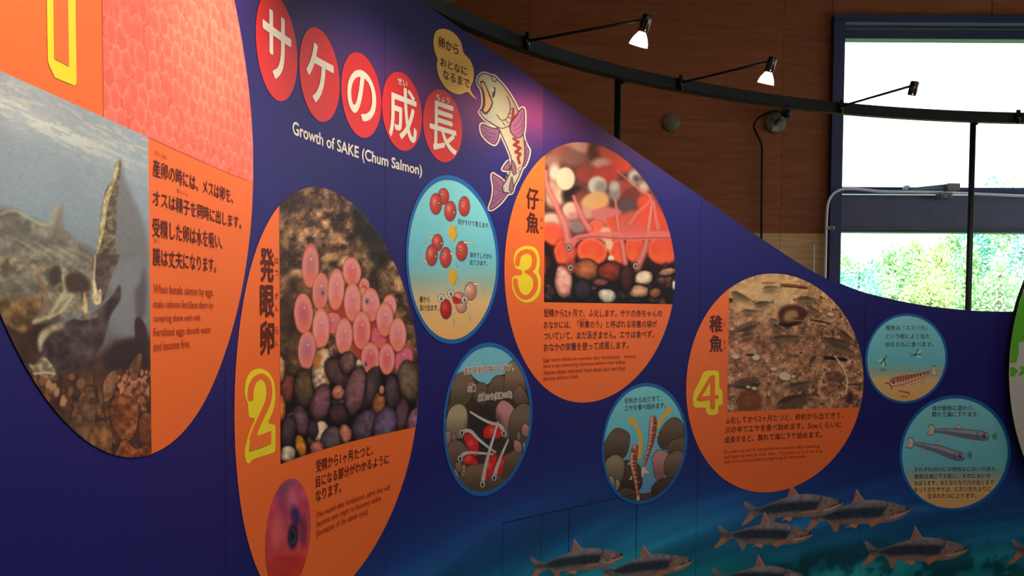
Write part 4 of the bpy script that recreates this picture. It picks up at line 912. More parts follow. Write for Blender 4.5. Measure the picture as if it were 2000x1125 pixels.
for x, y in ((444, 727), (455, 862), (890, 850)): bl(x, y, 20, 25, (60, 40, 44), 0, 1.5); bl(x, y, 15, 20, (226, 206, 196), 0, 1.5); bl(x, y, 9, 12, (16, 12, 16), 0, 1.2); bl(x - 2, y - 4, 3, 3, (255, 255, 255), 0, 1)
o = cv.build('alevin_photo', H1, t); o['label'] = 'printed photo of pink alevins with yolk sacs between pebbles'
for ch, a, b in (("仔", 366, 407), ("魚", 413.7, 454)): text('heading_text', ch, 1028, a, b, 1051, M_TEXT, H2, t, bold=.035, res=4)
for ch, a, b in (("し", 385, 392), ("ぎ", 425.5, 433), ("ょ", 441.5, 447)): text('reading_aid', ch, 1054.5, a, b, 1059.5, M_TEXT, H2, t)
numeral('3', crop(980, 270, 3.409), [(79, 835), (80, 785), (105, 738), (155, 718), (210, 724), (243, 765), (251, 840), (243, 888), (258, 935), (255, 1010), (235, 1058), (190, 1090), (142, 1092), (95, 1058), (68, 1000), (67, 935), (88, 915), (128, 912), (130, 880), (95, 868)],
        [([(101, 838), (110, 785), (150, 755), (195, 762), (215, 805), (207, 858), (178, 890)], 9.5), ([(178, 890), (215, 925), (222, 985), (195, 1040), (152, 1060), (112, 1035), (92, 985), (88, 945)], 9.5), ([(160, 889), (190, 889)], 8)], [], t)
for body, x0, a, b, x1 in (("受精から2ヶ月で、ふ化します。サケの赤ちゃんの", 1061.4, 603, 619, 1292.8), ("おなかには、「卵黄のう」と呼ばれる栄養の袋が", 1061.4, 626.5, 642, 1282.6), ("ついていて、まだ泳ぎません。エサは食べず、", 1061.4, 648, 664.5, 1277), ("おなかの栄養を使って成長します。", 1061.4, 670.5, 687, 1227)): text('body_text', body, x0, a, b, x1, M_TEXT, H2, t, bold=.008)
text('reading_aid', "らんおう", 1131, 621, 625.4, 1144, M_TEXT, H2, t)
for body, x0, a, b, x1 in (("Eggs hatch within two months after fertilization.   Alevins", 1060.5, 699.5, 709.5, 1241), ("have a sac containing nutrients below their bellies.", 1060.5, 711, 721, 1223), ("Alevins obtain nutrients from these sacs and thus", 1060.5, 723, 732.5, 1220), ("develop without food.", 1060.5, 735, 746.5, 1129)): text('english_text', body, x0, a, b, x1, M_TEXTL, H2, t)

# ---------------- panel 4
t = disc_thing('P4', 'orange_disc_panel', 'orange disc panel numbered 4 with photo of fry above a brown river bed', 'display panel', G_BIG, M_ORANGE)
lo_f, hi_f = circ_fns(*C_['P4']); sL, zB = map(float, W(1420, 804.5)); zB = (zB + float(W(1675.7, 796)[1])) / 2; sR = C_['P4'][0] + C_['P4'][2] * .99999; sC = C_['P4'][0] + math.sqrt(C_['P4'][2] ** 2 - (zB - C_['P4'][1]) ** 2)
cv = col_canvas(sL, sR, lambda s: zB if s < sC else lo_f(s), hi_f, 1.2, 'right'); kk = 3.63
g = lambda x, y: (1330 + x / kk, 520 + y / kk); gp = crop(1330, 520, kk)
def bed(x, y):
    n = fbm(x, y, 9, 1, 4); m_ = fbm(x, y, 46, 2, 3); q = np.clip((n - .25) * 1.9, 0, 1)[..., None]
    up_ = np.clip((650 - y) / 90 + (x - 1560) / 400 * 0 + (m_ - .5), 0, 1)[..., None]
    C = (np.array([120, 82, 62.]) + q * np.array([116, 90, 72.])) * (1 - up_) + (np.array([186, 142, 96.]) + q * np.array([66, 60, 48.])) * up_
    sp2 = (fbm(x * 1.2, y * 1.1, 3.4, 4, 2) > .74)[..., None]
    return C + sp2 * np.array([70, 56, 46.])
cv.fill(bed)
cv.mul(.8 + .4 * fbm(cv.X, cv.Y, 30, 3, 3))
def bl(x, y, rx, ry, col, rot=0, soft=3, alpha=1.): p = g(x, y); cv.ell(p[0], p[1], rx / kk, ry / kk, col, rot, soft, alpha)
for i in range(230):
    x, y = rng.uniform(760, 1270), rng.uniform(180, 1000); bl(x, y, rng.uniform(4, 15), rng.uniform(3, 10), [(226, 190, 150), (60, 26, 24), (170, 110, 84), (110, 60, 50)][i % 4], rng.uniform(-1, 1), 1.6, .75)
for i in range(120):
    x, y = rng.uniform(340, 1270), rng.uniform(300, 1010); bl(x, y, rng.uniform(3, 8), rng.uniform(3, 7), [(210, 180, 160), (60, 36, 36)][i % 2], 0, 1.6, .6)
cv.poly(gp((480, 120), (640, 60), (760, 90), (820, 180), (760, 260), (640, 320), (600, 380), (540, 320), (400, 300), (420, 200)), (232, 196, 144), 16, .7)
cv.poly(gp((690, 330), (720, 290), (800, 270), (860, 290), (900, 330), (850, 400), (780, 420), (740, 440), (700, 400)), (64, 22, 20), 7, .85); cv.poly(gp((740, 330), (800, 310), (830, 350), (780, 390), (730, 380)), (190, 148, 104), 7, .9)
cv.line(gp((700, 410), (760, 420), (840, 395)), 6, (26, 14, 14), 3, .9); cv.line(gp((710, 130), (800, 135), (890, 150)), 4.5, (150, 84, 40), 2); cv.line(gp((710, 142), (800, 148), (890, 158)), 2.4, (50, 24, 18), 2)
cv.line(gp((580, 120), (660, 118)), 4, (176, 112, 64), 2); cv.line(gp((920, 380), (1000, 395), (1060, 410)), 2.6, (34, 18, 18), 2); cv.line(gp((1020, 650), (1100, 655), (1170, 665)), 6, (34, 20, 20), 3); cv.line(gp((1180, 840), (1275, 835)), 2, (40, 22, 22), 2)
cv.poly(gp((400, 980), (420, 900), (500, 860), (560, 900), (560, 1010), (400, 1030)), (124, 62, 34), 9, .8)
cv.poly(gp((1180, 960), (1180, 900), (1215, 890), (1215, 970)), (40, 26, 24), 8, .8); cv.poly(gp((1030, 760), (1100, 740), (1160, 780), (1120, 830), (1040, 800)), (100, 64, 54), 5, .7)
def fry(x0, y0, x1, y1, w_, col=(104, 84, 62), a=.85):
    d = math.atan2(y1 - y0, x1 - x0); mx_, my_ = (x0 + x1) / 2, (y0 + y1) / 2; nx, ny = -math.sin(d), math.cos(d); L_ = math.hypot(x1 - x0, y1 - y0)
    def pt(u, v): return (x0 + (x1 - x0) * u + nx * v * w_, y0 + (y1 - y0) * u + ny * v * w_)
    if a > .5: cv.poly(gp(*[(p[0] + 6, p[1] + 20) for p in (pt(0, 0), pt(.3, .5), pt(.9, .1), pt(.3, -.3))]), (50, 30, 28), 8, .35)
    cv.poly(gp(pt(0, 0), pt(.1, -.38), pt(.3, -.5), pt(.6, -.36), pt(.88, -.12), pt(1.06, -.4), pt(1.02, 0), pt(1.06, .4), pt(.88, .12), pt(.6, .42), pt(.3, .5), pt(.1, .36)), col, 3, a)
    cv.poly(gp(pt(.02, -.1), pt(.15, -.42), pt(.35, -.48), pt(.8, -.2), pt(.5, -.1)), tuple(c * .62 for c in col), 3, a * .8)
    cv.line(gp(pt(.15, .25), pt(.5, .28), pt(.85, .02)), 2.2, tuple(min(255, c * 1.5) for c in col), 2.5, a * .5)
    p = gp(pt(.08, -.02))[0]; cv.ell(p[0], p[1], 2, 2, (200, 180, 140), 0, 1, a); cv.ell(p[0], p[1], 1.1, 1.1, (14, 10, 10), 0, 1, a)
fry(350, 185, 520, 255, 44, (112, 96, 64)); fry(520, 275, 650, 255, 40, (96, 80, 58)); fry(580, 160, 710, 150, 40, (124, 110, 76), .7); fry(430, 320, 575, 322, 32, (110, 92, 68), .8); fry(525, 405, 350, 470, 60, (104, 84, 62)); fry(410, 505, 545, 475, 36, (112, 92, 68), .8)
fry(625, 385, 700, 390, 34, (116, 96, 76), .7); fry(632, 415, 760, 475, 36); fry(628, 520, 905, 505, 58, (110, 88, 62)); fry(815, 240, 990, 240, 52, (110, 88, 64), .75); fry(900, 300, 1000, 340, 40, (110, 84, 62), .7); fry(780, 375, 890, 385, 30, (116, 94, 70), .8)
fry(990, 520, 1240, 560, 52, (104, 82, 58)); fry(1020, 545, 1270, 640, 66, (120, 98, 66)); fry(1110, 455, 1235, 540, 40, (96, 74, 50)); fry(950, 625, 905, 700, 34, (84, 60, 48), .8); fry(560, 820, 330, 850, 84, (96, 74, 60)); fry(755, 865, 960, 815, 48, (106, 86, 62)); fry(680, 990, 960, 900, 84, (92, 74, 54)); fry(1070, 440, 1075, 490, 18, (80, 56, 44), .8)
for x, y, rx, ry in ((385, 640, 28, 17), (530, 645, 28, 22), (735, 780, 45, 29), (655, 728, 26, 12), (795, 782, 14, 12), (518, 866, 22, 12), (475, 855, 16, 10), (1060, 340, 26, 14), (350, 240, 14, 14)): bl(x, y + 5, rx + 4, ry + 3, (60, 36, 34), .2, 4, .7); bl(x, y, rx, ry, (230, 208, 184) if y > 300 else (60, 30, 26), .2, 1.8)
bl(488, 628, 30, 8, (40, 26, 26), 0, 2)
cv.line(gp((1088, 635), (1130, 690), (1165, 760), (1178, 820), (1170, 905)), 2.6, (236, 220, 170), 1.2)
o = cv.build('fry_photo', H1, t); o['label'] = 'printed photo of brown fry swimming over gravel'
for ch, a, b in (("稚", 616.5, 649), ("魚", 655, 687.5)): text('heading_text', ch, 1386, a, b, 1410, M_TEXT, H2, t, bold=.035, res=4)
for ch, a, b in (("ち", 630, 637), ("ぎ", 664.5, 672), ("ょ", 677, 682.5)): text('reading_aid', ch, 1412, a, b, 1417, M_TEXT, H2, t)
numeral('4', crop(1330, 520, 3.63), [(160, 752), (205, 739), (250, 741), (268, 758), (271, 862), (290, 880), (293, 970), (275, 985), (262, 1000), (262, 1038), (240, 1053), (196, 1053), (176, 1030), (170, 1003), (108, 1002), (88, 985), (87, 902), (125, 825)],
        [([(210, 790), (122, 940)], 7.0), ([(122, 943), (252, 926)], 8.6), ([(222, 786), (222, 1000)], 9.5)], [], t)
for body, x0, a, b, x1 in (("ふ化してから2ヶ月たつと、砂利から出てきて、", 1416.2, 814.5, 828, 1647), ("川の中でエサを食べ始めます。5cmくらいに", 1416, 833, 847, 1643), ("成長すると、群れで海に下り始めます。", 1415, 852.5, 866, 1604)): text('body_text', body, x0, a, b, x1, M_TEXT, H2, t, bold=.008)
for body, x0, a, b, x1 in (("Fry swim up out of the gravel two months after hatching", 1414, 879, 888, 1600), ("and begin to feed on their own.   Fry grow up to 5 cm long", 1414, 889, 898, 1606), ("and form schools before migrating to the ocean.", 1414, 898.5, 907.5, 1574)): text('english_text', body, x0, a, b, x1, M_TEXTL, H2, t)

# ---------------- small blue rimmed discs
G_SM = 'small blue rimmed discs'
def small(key, label):
    t = disc_thing(key, 'small_disc_panel', label, 'display panel', G_SM); cs, cz, R = C_[key]; l_, h_ = circ_fns(cs, cz, R * .975)
    cv = col_canvas(cs - R * .9749, cs + R * .9749, l_, h_, .85, 'both'); ring('blue_rim', cs, cz, R * .945, R, M_RING, H1, t)
    return t, cv
SKY_SAND = lambda y0, y1, ya, yb: (lambda x, y: np.stack([np.interp(y, [y0, ya, (ya + yb) / 2, yb, y1], q) for q in ([140, 116, 158, 232, 246], [224, 208, 192, 196, 186], [236, 228, 184, 138, 108])], -1))
INK = (60, 40, 40)
def egg_c(cv, c, x, y, rx, ry, col=(206, 72, 66), hl=(240, 150, 140), rot=0., eye=None, ln=.8):
    p = c((x, y))[0]; sc = c((1, 0))[0][0] - c((0, 0))[0][0]
    cv.ell(p[0], p[1], rx * sc, ry * sc, col, rot, 1, grad=[(-.25, -.25), (0, hl), (.5, col), (1.4, tuple(v * .72 for v in col))], edge=(ln, (96, 40, 36)))
    if eye: q = c(eye)[0]; cv.ell(q[0], q[1], 3, 4, (90, 60, 50), 0, 1.2); cv.ell(q[0] + .4, q[1], 1.4, 2, (240, 220, 170), 0, 1)
t, cv = small('A', 'blue rimmed disc showing eggs hatching in three steps, highest of the small discs'); c = crop(780, 330, 3.2143)
cv.fill(SKY_SAND(340, 672, 510, 590))
for e in ((275, 172, 37, 52, None), (228, 220, 39, 68, (242, 215)), (318, 265, 39, 65, (340, 272)), (406, 235, 37, 64, (392, 210))): egg_c(cv, c, *e[:4], eye=e[4])
egg_c(cv, c, 275, 172, 1, 1, eye=(260, 160))
AR = lambda x, y: [(x - 20, y), (x + 20, y), (x + 20, y + 45), (x + 34, y + 45), (x + 3, y + 103), (x - 28, y + 45), (x - 16, y + 45)]
for x, y in ((330, 357), (330, 632)):
    cv.poly(c(*[(a + 6, b + 4) for a, b in AR(x, y)]), (150, 130, 70), 2, .6, sm=False); cv.poly(c(*AR(x, y)), (240, 176, 34), 1, sm=False)
def tl(pts, w_=12, col=(236, 232, 206)): cv.line(c(*pts), w_ / 3.2 + 1.3, (86, 86, 80), 1, taper=(1, .35)); cv.line(c(*pts), w_ / 3.2, col, 1, taper=(1, .2))
tl([(212, 425), (185, 435), (162, 470)]); tl([(180, 592), (150, 570), (125, 535)])
for e in ((238, 462, 36, 54, (262, 466)), (202, 542, 38, 68, (226, 548)), (289, 556, 38, 66, (272, 530)), (390, 516, 38, 64, (380, 510))): egg_c(cv, c, *e[:4], eye=e[4])
tl([(325, 530), (345, 560), (362, 612)]); tl([(410, 462), (445, 462), (476, 487)])
def head(x, y, r=17): p = c((x, y))[0]; cv.ell(p[0], p[1], r / 3.2 * 1.25, r / 3.2 * 1.5, (214, 226, 220), .2, 1, edge=(.8, (70, 70, 76))); cv.ell(p[0] + .3, p[1] + .5, 2.4, 4, (40, 48, 54), 0, 1); cv.ell(p[0] + 1, p[1] - 1, .9, 1.3, (240, 240, 240), 0, 1)
tl([(330, 880), (338, 930), (345, 985)]); egg_c(cv, c, 291, 880, 37, 64, (196, 40, 40), (226, 96, 90)); head(262, 812)
egg_c(cv, c, 446, 768, 38, 58, (224, 150, 130), (246, 206, 190)); tl([(470, 722), (505, 725), (532, 752)]); egg_c(cv, c, 388, 850, 37, 56, (228, 160, 140), (248, 210, 196)); egg_c(cv, c, 372, 810, 40, 38, (224, 140, 122), (246, 190, 176))
cv.poly(c((333, 805), (350, 800), (385, 820), (388, 830), (350, 848), (335, 835)), (190, 40, 40), 1); head(322, 782); head(408, 820, 16); tl([(428, 850), (438, 900), (444, 953)]); tl([(430, 740), (415, 770), (412, 800)])
cv.build('artwork', H0, t)
for body, x0, a, b, x1 in (("目がすけて見えます。", 894.5, 427, 438, 956), ("体のうしろから", 917.2, 491.5, 503, 960), ("出てきます。", 917.2, 506.5, 517, 952), ("膜から", 819, 578.5, 591, 838.5), ("抜け出ます。", 819, 594.5, 607, 856)): text('caption_text', body, x0, a, b, x1, M_TEXTB, H1, t, bold=.006)

def stones(cv, c, lst):
    for pts, col in lst:
        p = c(*pts); cv.poly(p, (44, 32, 26), 1.2); cen = smooth(p).mean(0); q = cen + (p - cen) * np.maximum(1 - 1.1 / np.maximum(np.linalg.norm(p - cen, axis=1, keepdims=True), 3), .5)
        cv.poly(q, lambda x, y, col=col, cen=cen: np.array(col, float) * (1.06 - .012 * np.clip((y - cen[1]), -12, 16))[:, None], 1.2)
BR, GY, PKS, TN = (104, 86, 72), (128, 118, 92), (168, 118, 122), (150, 136, 112)
t, cv = small('B', 'blue rimmed disc with alevins hiding between brown stones under the eggs disc'); c = crop(850, 660, 3.5156)
cv.fill(lambda x, y: np.array([124, 200, 226.]) + 0 * x[..., None])
cv.poly(c((60, 470), (140, 260), (260, 270), (340, 330), (440, 260), (520, 230), (600, 250), (680, 500), (640, 900), (300, 1090), (120, 900)), (62, 50, 44), 1.2, sm=False)
stones(cv, c, [(((100, 440), (110, 320), (160, 240), (240, 245), (270, 320), (240, 430), (170, 480), (80, 500)), BR), (((260, 420), (270, 320), (340, 310), (380, 400), (330, 470)), (92, 76, 66)), (((350, 380), (390, 280), (450, 255), (500, 300), (490, 400), (400, 440)), (96, 80, 68)),
    (((470, 380), (490, 200), (550, 150), (600, 230), (620, 360), (560, 430)), (120, 98, 78)), (((530, 400), (570, 320), (610, 360), (640, 440), (560, 460)), BR), (((70, 640), (90, 500), (160, 450), (215, 490), (222, 620), (190, 690), (110, 680)), TN), (((410, 560), (420, 470), (470, 425), (545, 490), (510, 600), (500, 690), (440, 660)), PKS),
    (((500, 640), (520, 520), (590, 450), (660, 480), (660, 640), (600, 760), (520, 700)), (100, 84, 72)), (((60, 700), (75, 640), (105, 650), (105, 720), (80, 750)), (140, 116, 110)), (((105, 680), (130, 650), (150, 690), (130, 740)), (132, 106, 98)), (((80, 860), (90, 730), (160, 700), (230, 780), (200, 900), (110, 900)), (96, 80, 70)),
    (((160, 960), (220, 880), (330, 860), (470, 900), (520, 1000), (330, 1070), (200, 1030)), (104, 84, 66)), (((450, 960), (480, 820), (560, 760), (600, 800), (560, 930)), (98, 78, 64)), (((590, 620), (610, 585), (645, 610), (635, 680), (600, 670)), PKS), (((555, 680), (570, 640), (585, 660), (578, 710)), GY), (((535, 740), (545, 700), (590, 720), (590, 790), (550, 780)), PKS),
    (((595, 740), (605, 710), (625, 740), (605, 780)), TN), (((125, 920), (140, 890), (165, 970), (150, 970)), PKS), (((170, 940), (185, 870), (210, 880), (200, 960)), (140, 120, 100)), (((135, 900), (145, 850), (180, 860), (175, 930)), (120, 104, 84))])
cv.ell(*c((335, 620))[0], 34, 44, (40, 32, 32), 0, 14, .7)
def alevin(body, head_, sac_, w_=26):
    cv.poly(c(*sac_), (120, 20, 22), 1.2); p = c(*sac_); cen = p.mean(0); cv.poly(cen + (p - cen) * .93, lambda x, y: np.array([216, 36, 36.]) + 0 * x[:, None], 1.2); cv.ell(cen[0] - 2, cen[1] - 3, 5, 6, (240, 110, 100), .4, 5, .7)
    cv.line(c(*body), w_ / 3.5 + 1.6, (70, 66, 72), 1, taper=(1, .45)); cv.line(c(*body), w_ / 3.5, (214, 216, 214), 1, taper=(1, .4)); cv.line(c(*body[:max(2, len(body) // 2 + 1)]), 2, (216, 120, 110), 1.5, .7)
    q = c(head_)[0]; cv.ell(q[0], q[1], 5.4, 7, (226, 226, 222), 0, 1, edge=(.8, (70, 66, 72))); cv.ell(q[0], q[1] + .5, 2.6, 4.2, (44, 60, 70), 0, 1); cv.ell(q[0] - .4, q[1] + .8, 1.2, 2, (10, 10, 14), 0, 1)
alevin([(470, 640), (440, 600), (370, 580), (300, 545), (240, 508)], (470, 655), [(330, 680), (335, 620), (380, 590), (440, 600), (455, 660), (440, 690), (370, 690)])
alevin([(185, 640), (240, 640), (290, 690), (350, 740), (412, 785)], (182, 650), [(195, 670), (250, 650), (290, 690), (298, 780), (280, 820), (240, 790), (205, 720)])
alevin([(170, 820), (210, 790), (300, 790), (400, 800)], (170, 828), [(190, 830), (220, 795), (260, 810), (300, 870), (240, 868), (195, 860)])
alevin([(325, 990), (340, 900), (370, 780), (400, 680), (428, 580)], (323, 1005), [(335, 970), (340, 880), (370, 820), (420, 795), (422, 840), (390, 930), (350, 980)])
alevin([(405, 950), (425, 880), (460, 790), (500, 700)], (403, 960), [(420, 930), (430, 870), (460, 820), (505, 790), (470, 850), (455, 940)])
cv.build('artwork', H0, t)
for body, x0, a, b, x1 in (("まだ砂利の中にいます。", 906, 717.5, 731.5, 1003), ("心臓", 913, 753, 765.5, 928), ("卵黄のう(栄養の袋)", 933.5, 771.5, 785.5, 999)):
    text('caption_outline', body, x0, a, b, x1, M_WHITE, H1, t, outline=.0022); text('caption_text', body, x0, a, b, x1, M_TEXT, H2, t, bold=.006)
for body, x0, a, b, x1 in (("じゃり", 925, 706.5, 712, 938), ("しんぞう", 915, 747, 751, 927), ("らんおう", 935, 766.5, 770.5, 947)): text('reading_aid', body, x0, a, b, x1, M_WHITE, H2, t)

t, cv = small('C', 'blue rimmed disc with two striped fry rising past stones and yellow arrows'); c = crop(1160, 740, 4.325)
cv.fill(lambda x, y: np.stack([np.interp(y, [750, 880, 960], q) for q in ([132, 106, 96], [222, 194, 156], [232, 220, 200])], -1))
stones(cv, c, [(((80, 560), (160, 430), (230, 420), (300, 470), (295, 580), (250, 670), (160, 660), (80, 700)), (94, 76, 66)), (((250, 700), (300, 690), (390, 740), (405, 900), (330, 960), (200, 950), (230, 850)), (72, 56, 48)), (((90, 720), (140, 650), (200, 640), (255, 700), (250, 820), (200, 900), (130, 850)), GY),
    (((120, 830), (150, 815), (175, 860), (170, 920), (140, 890)), TN), (((175, 880), (190, 840), (220, 870), (215, 920), (190, 945)), TN), (((190, 960), (280, 920), (360, 960), (470, 960), (600, 900), (560, 1010), (400, 1050), (250, 1030)), (84, 66, 52)), (((540, 480), (600, 370), (680, 322), (745, 370), (765, 480), (700, 560), (600, 600), (545, 560)), (98, 80, 68)),
    (((610, 590), (640, 530), (710, 500), (770, 500), (770, 620), (690, 680)), (104, 84, 70)), (((500, 760), (490, 660), (540, 600), (600, 610), (640, 660), (600, 800), (550, 860), (510, 830)), PKS), (((590, 780), (610, 660), (700, 600), (760, 640), (740, 760), (640, 850)), (110, 92, 80)), (((480, 950), (510, 880), (590, 835), (690, 850), (620, 950), (520, 1000)), (72, 56, 46))])
for pts in ([(385, 665), (392, 560), (388, 480), (365, 410), (325, 355)], [(540, 400), (560, 350), (590, 310), (640, 268)]): cv.line(c(*pts), 6.5, (246, 184, 40), 1)
cv.poly(c((290, 318), (362, 342), (300, 396)), (246, 184, 40), 1, sm=False); cv.poly(c((592, 240), (662, 248), (634, 312)), (246, 184, 40), 1, sm=False)
def parr(cv, c, spine, w_, sc, tailp, fins, col=(186, 92, 70), belly=(232, 190, 170), stripes=9, eye=None):
    for f in fins: cv.poly(c(*f), (110, 70, 60), 1, sm=False); p = c(*f); m_ = p.mean(0); cv.poly(m_ + (p - m_) * .8, (232, 206, 190), 1, sm=False)
    p = c(*tailp); cv.poly(p, (110, 80, 70), 1, sm=False); m_ = p.mean(0); cv.poly(m_ + (p - m_) * .85, (228, 206, 192), 1, sm=False)
    q = smooth(c(*spine), 8, False); n = len(q); d = np.gradient(q, axis=0); d /= np.linalg.norm(d, axis=1)[:, None]; nr = np.stack([-d[:, 1], d[:, 0]], -1)
    u = np.linspace(0, 1, n); wv = np.interp(u, [0, .06, .18, .4, .7, 1], [.3, .75, 1, .95, .6, .3]) * w_ / sc / 2
    out = np.concatenate([q + nr * wv[:, None], (q - nr * wv[:, None])[::-1]]); cv.poly(out, (96, 50, 42), 1.2, sm=False)
    w2 = np.maximum(wv - .8, .3); inn = np.concatenate([q + nr * w2[:, None], (q - nr * w2[:, None])[::-1]]); cv.poly(inn, col, 1, sm=False)
    bel = np.concatenate([q + nr * (w2 * .9)[:, None], (q + nr * (w2 * .05)[:, None])[::-1]]); cv.poly(bel, belly, 1.6, .85, sm=False)
    for i in range(stripes):
        k = int(n * (.28 + .66 * i / stripes)); cv.line([q[k] - nr[k] * w2[k] * .75, q[k] + nr[k] * w2[k] * .35], 1.9, (84, 30, 28), 1.1, .9, sm=False)
    if eye: e = c(eye)[0]; cv.ell(e[0], e[1], 2.6, 4.2, (60, 40, 36), 0, 1); cv.ell(e[0] + .5, e[1] - 1, 1, 1.3, (250, 230, 180), 0, 1)
parr(cv, c, [(500, 310), (498, 400), (488, 500), (460, 610), (420, 740)], 66, 4.325, [(425, 720), (440, 760), (485, 800), (430, 800), (400, 850), (395, 780), (400, 740)], [[(525, 440), (552, 480), (520, 478)], [(500, 560), (510, 605), (490, 600)], [(445, 600), (420, 640), (450, 625)]], eye=(515, 362))
parr(cv, c, [(355, 552), (335, 640), (335, 740), (355, 860), (370, 990)], 66, 4.325, [(360, 970), (384, 975), (384, 1030), (360, 1030)], [[(305, 690), (278, 728), (310, 725)], [(318, 810), (292, 858), (325, 850)], [(355, 820), (385, 880), (365, 880)]], eye=(330, 605))
cv.build('artwork', H0, t)
for body, x0, a, b, x1 in (("砂利から出てきて、", 1219.7, 777, 788.5, 1292), ("エサを食べ始めます。", 1219.7, 791.5, 803.5, 1300)): text('caption_text', body, x0, a, b, x1, M_TEXTB, H1, t, bold=.006)

t, cv = small('D', 'blue rimmed disc with a striped fry eating a red worm and two midges, smallest disc'); c = crop(1680, 600, 5.625)
cv.fill(SKY_SAND(612, 788, 708, 742))
def midge(x, y, a):
    for da, L_, wd, col in ((0, 60, 1.2, (50, 60, 60)), (2.6, 70, 3, (226, 236, 226)), (-2.4, 60, 3, (226, 236, 226)), (2.1, 66, 1.6, (60, 70, 66)), (.5, 84, .8, (90, 140, 140)), (-.4, 60, .8, (90, 140, 140)), (3.1, 56, 1.8, (54, 60, 60))):
        cv.line(c((x, y), (x + L_ * math.cos(a + da), y + L_ * math.sin(a + da))), wd, col, 1, .9, sm=False)
    cv.ell(*c((x, y))[0], 2.6, 1.8, (44, 60, 60), a, 1)
midge(258, 578, -.9); midge(610, 522, 3.0)
parr(cv, c, [(325, 835), (400, 815), (520, 790), (650, 755), (785, 715)], 100, 5.625, [(770, 712), (800, 635), (825, 650), (835, 710), (855, 755), (815, 758), (785, 735)], [[(505, 745), (540, 692), (560, 742)], [(665, 722), (685, 698), (690, 720)], [(445, 850), (490, 855), (480, 880)], [(555, 850), (610, 825), (590, 862)], [(630, 820), (712, 785), (690, 835)]], (226, 124, 92), (236, 212, 190), 11, eye=(367, 818))
cv.line(c((275, 840), (300, 832), (330, 855), (345, 895)), 2.4, (196, 50, 40), 1); cv.line(c((435, 920), (480, 930), (530, 940), (535, 960)), 2.4, (176, 60, 50), 1)
cv.build('artwork', H0, t)
for body, x0, a, b, x1 in (("稚魚は「ユスリカ」", 1730, 635, 645, 1809.5), ("という蚊によく似た", 1730, 651.5, 661.5, 1816), ("虫をおもに食べます。", 1729.3, 667.3, 677.5, 1823)): text('caption_text', body, x0, a, b, x1, M_TEXTB, H1, t, bold=.006)
for body, x0, a, b, x1 in (("成虫", 1718.5, 719, 725, 1730.5), ("幼虫", 1759.5, 771.5, 777, 1771.5), ("か", 1761.5, 647, 650, 1764)): text('reading_aid', body, x0, a, b, x1, M_TEXTB, H1, t)

t, cv = small('E', 'blue rimmed disc with two silvery fish above five lines of text, lowest right disc'); c = crop(1740, 760, 4.5)
cv.fill(SKY_SAND(772, 999, 905, 950))
for P_, Tl, Fn, ey, wv_ in (([(865, 420), (760, 405), (600, 385), (480, 370), (380, 365)], [(395, 350), (370, 312), (345, 308), (328, 330), (350, 360), (312, 390), (335, 410), (365, 405), (390, 378)], [[(570, 345), (595, 303), (630, 342)], [(450, 345), (480, 333), (480, 348)], [(450, 402), (510, 410), (490, 432)], [(556, 430), (600, 432), (575, 448)], [(700, 450), (760, 440), (730, 462)]], (820, 405), (890, 415)),
                           ([(652, 600), (560, 580), (420, 530), (300, 500), (195, 475)], [(210, 470), (190, 430), (160, 420), (148, 445), (165, 475), (130, 510), (155, 522), (190, 518), (205, 490)], [[(388, 490), (408, 450), (432, 488)], [(265, 470), (285, 458), (300, 474)], [(265, 525), (325, 545), (300, 565)], [(358, 570), (400, 580), (380, 592)], [(490, 608), (550, 600), (530, 618)]], (608, 582), (670, 580))):
    parr(cv, c, P_, 86, 4.5, Tl, Fn, (112, 124, 164), (186, 180, 184), 0, eye=ey)
    q = smooth(c(*P_), 8, False)
    for i in range(6, len(q) - 3, 2): cv.line([q[i] + (0, -6), q[i] + (-1, 3)], 1.6, (90, 100, 142), 1.8, .35, sm=False)
    cv.line(c((P_[1][0] + 8, P_[1][1] - 26), (P_[1][0] - 12, P_[1][1] + 6), (P_[1][0] + 6, P_[1][1] + 34)), 1.1, (40, 50, 70), 1, .8)
    x, y = wv_
    for j in range(3): cv.line(c((x + j * 13, y - 14 - j * 8), (x + 14 + j * 12, y), (x + j * 13, y + 14 + j * 8)), 1.2, (40, 50, 56), 1)
cv.build('artwork', H0, t)
for body, x0, a, b, x1 in (("体が銀色に変わり、", 1820.4, 792, 802, 1903.5), ("群れで海に下ります。", 1820, 804, 814.5, 1912), ("それぞれの川には特別なにおいがあり、", 1785.5, 912.5, 922, 1948.5), ("稚魚は海に下る前に、そのにおいを", 1785.5, 926, 935.8, 1934.5), ("おぼえます。おとなになり川の近くまで", 1785.5, 938.8, 948.6, 1941), ("戻ってきたサケは、においをたよりに", 1784.5, 951.5, 961.5, 1935.5), ("生まれた川に上ります。", 1811.5, 964, 974, 1906.7)): text('caption_text', body, x0, a, b, x1, M_TEXTB, H1, t, bold=.006)

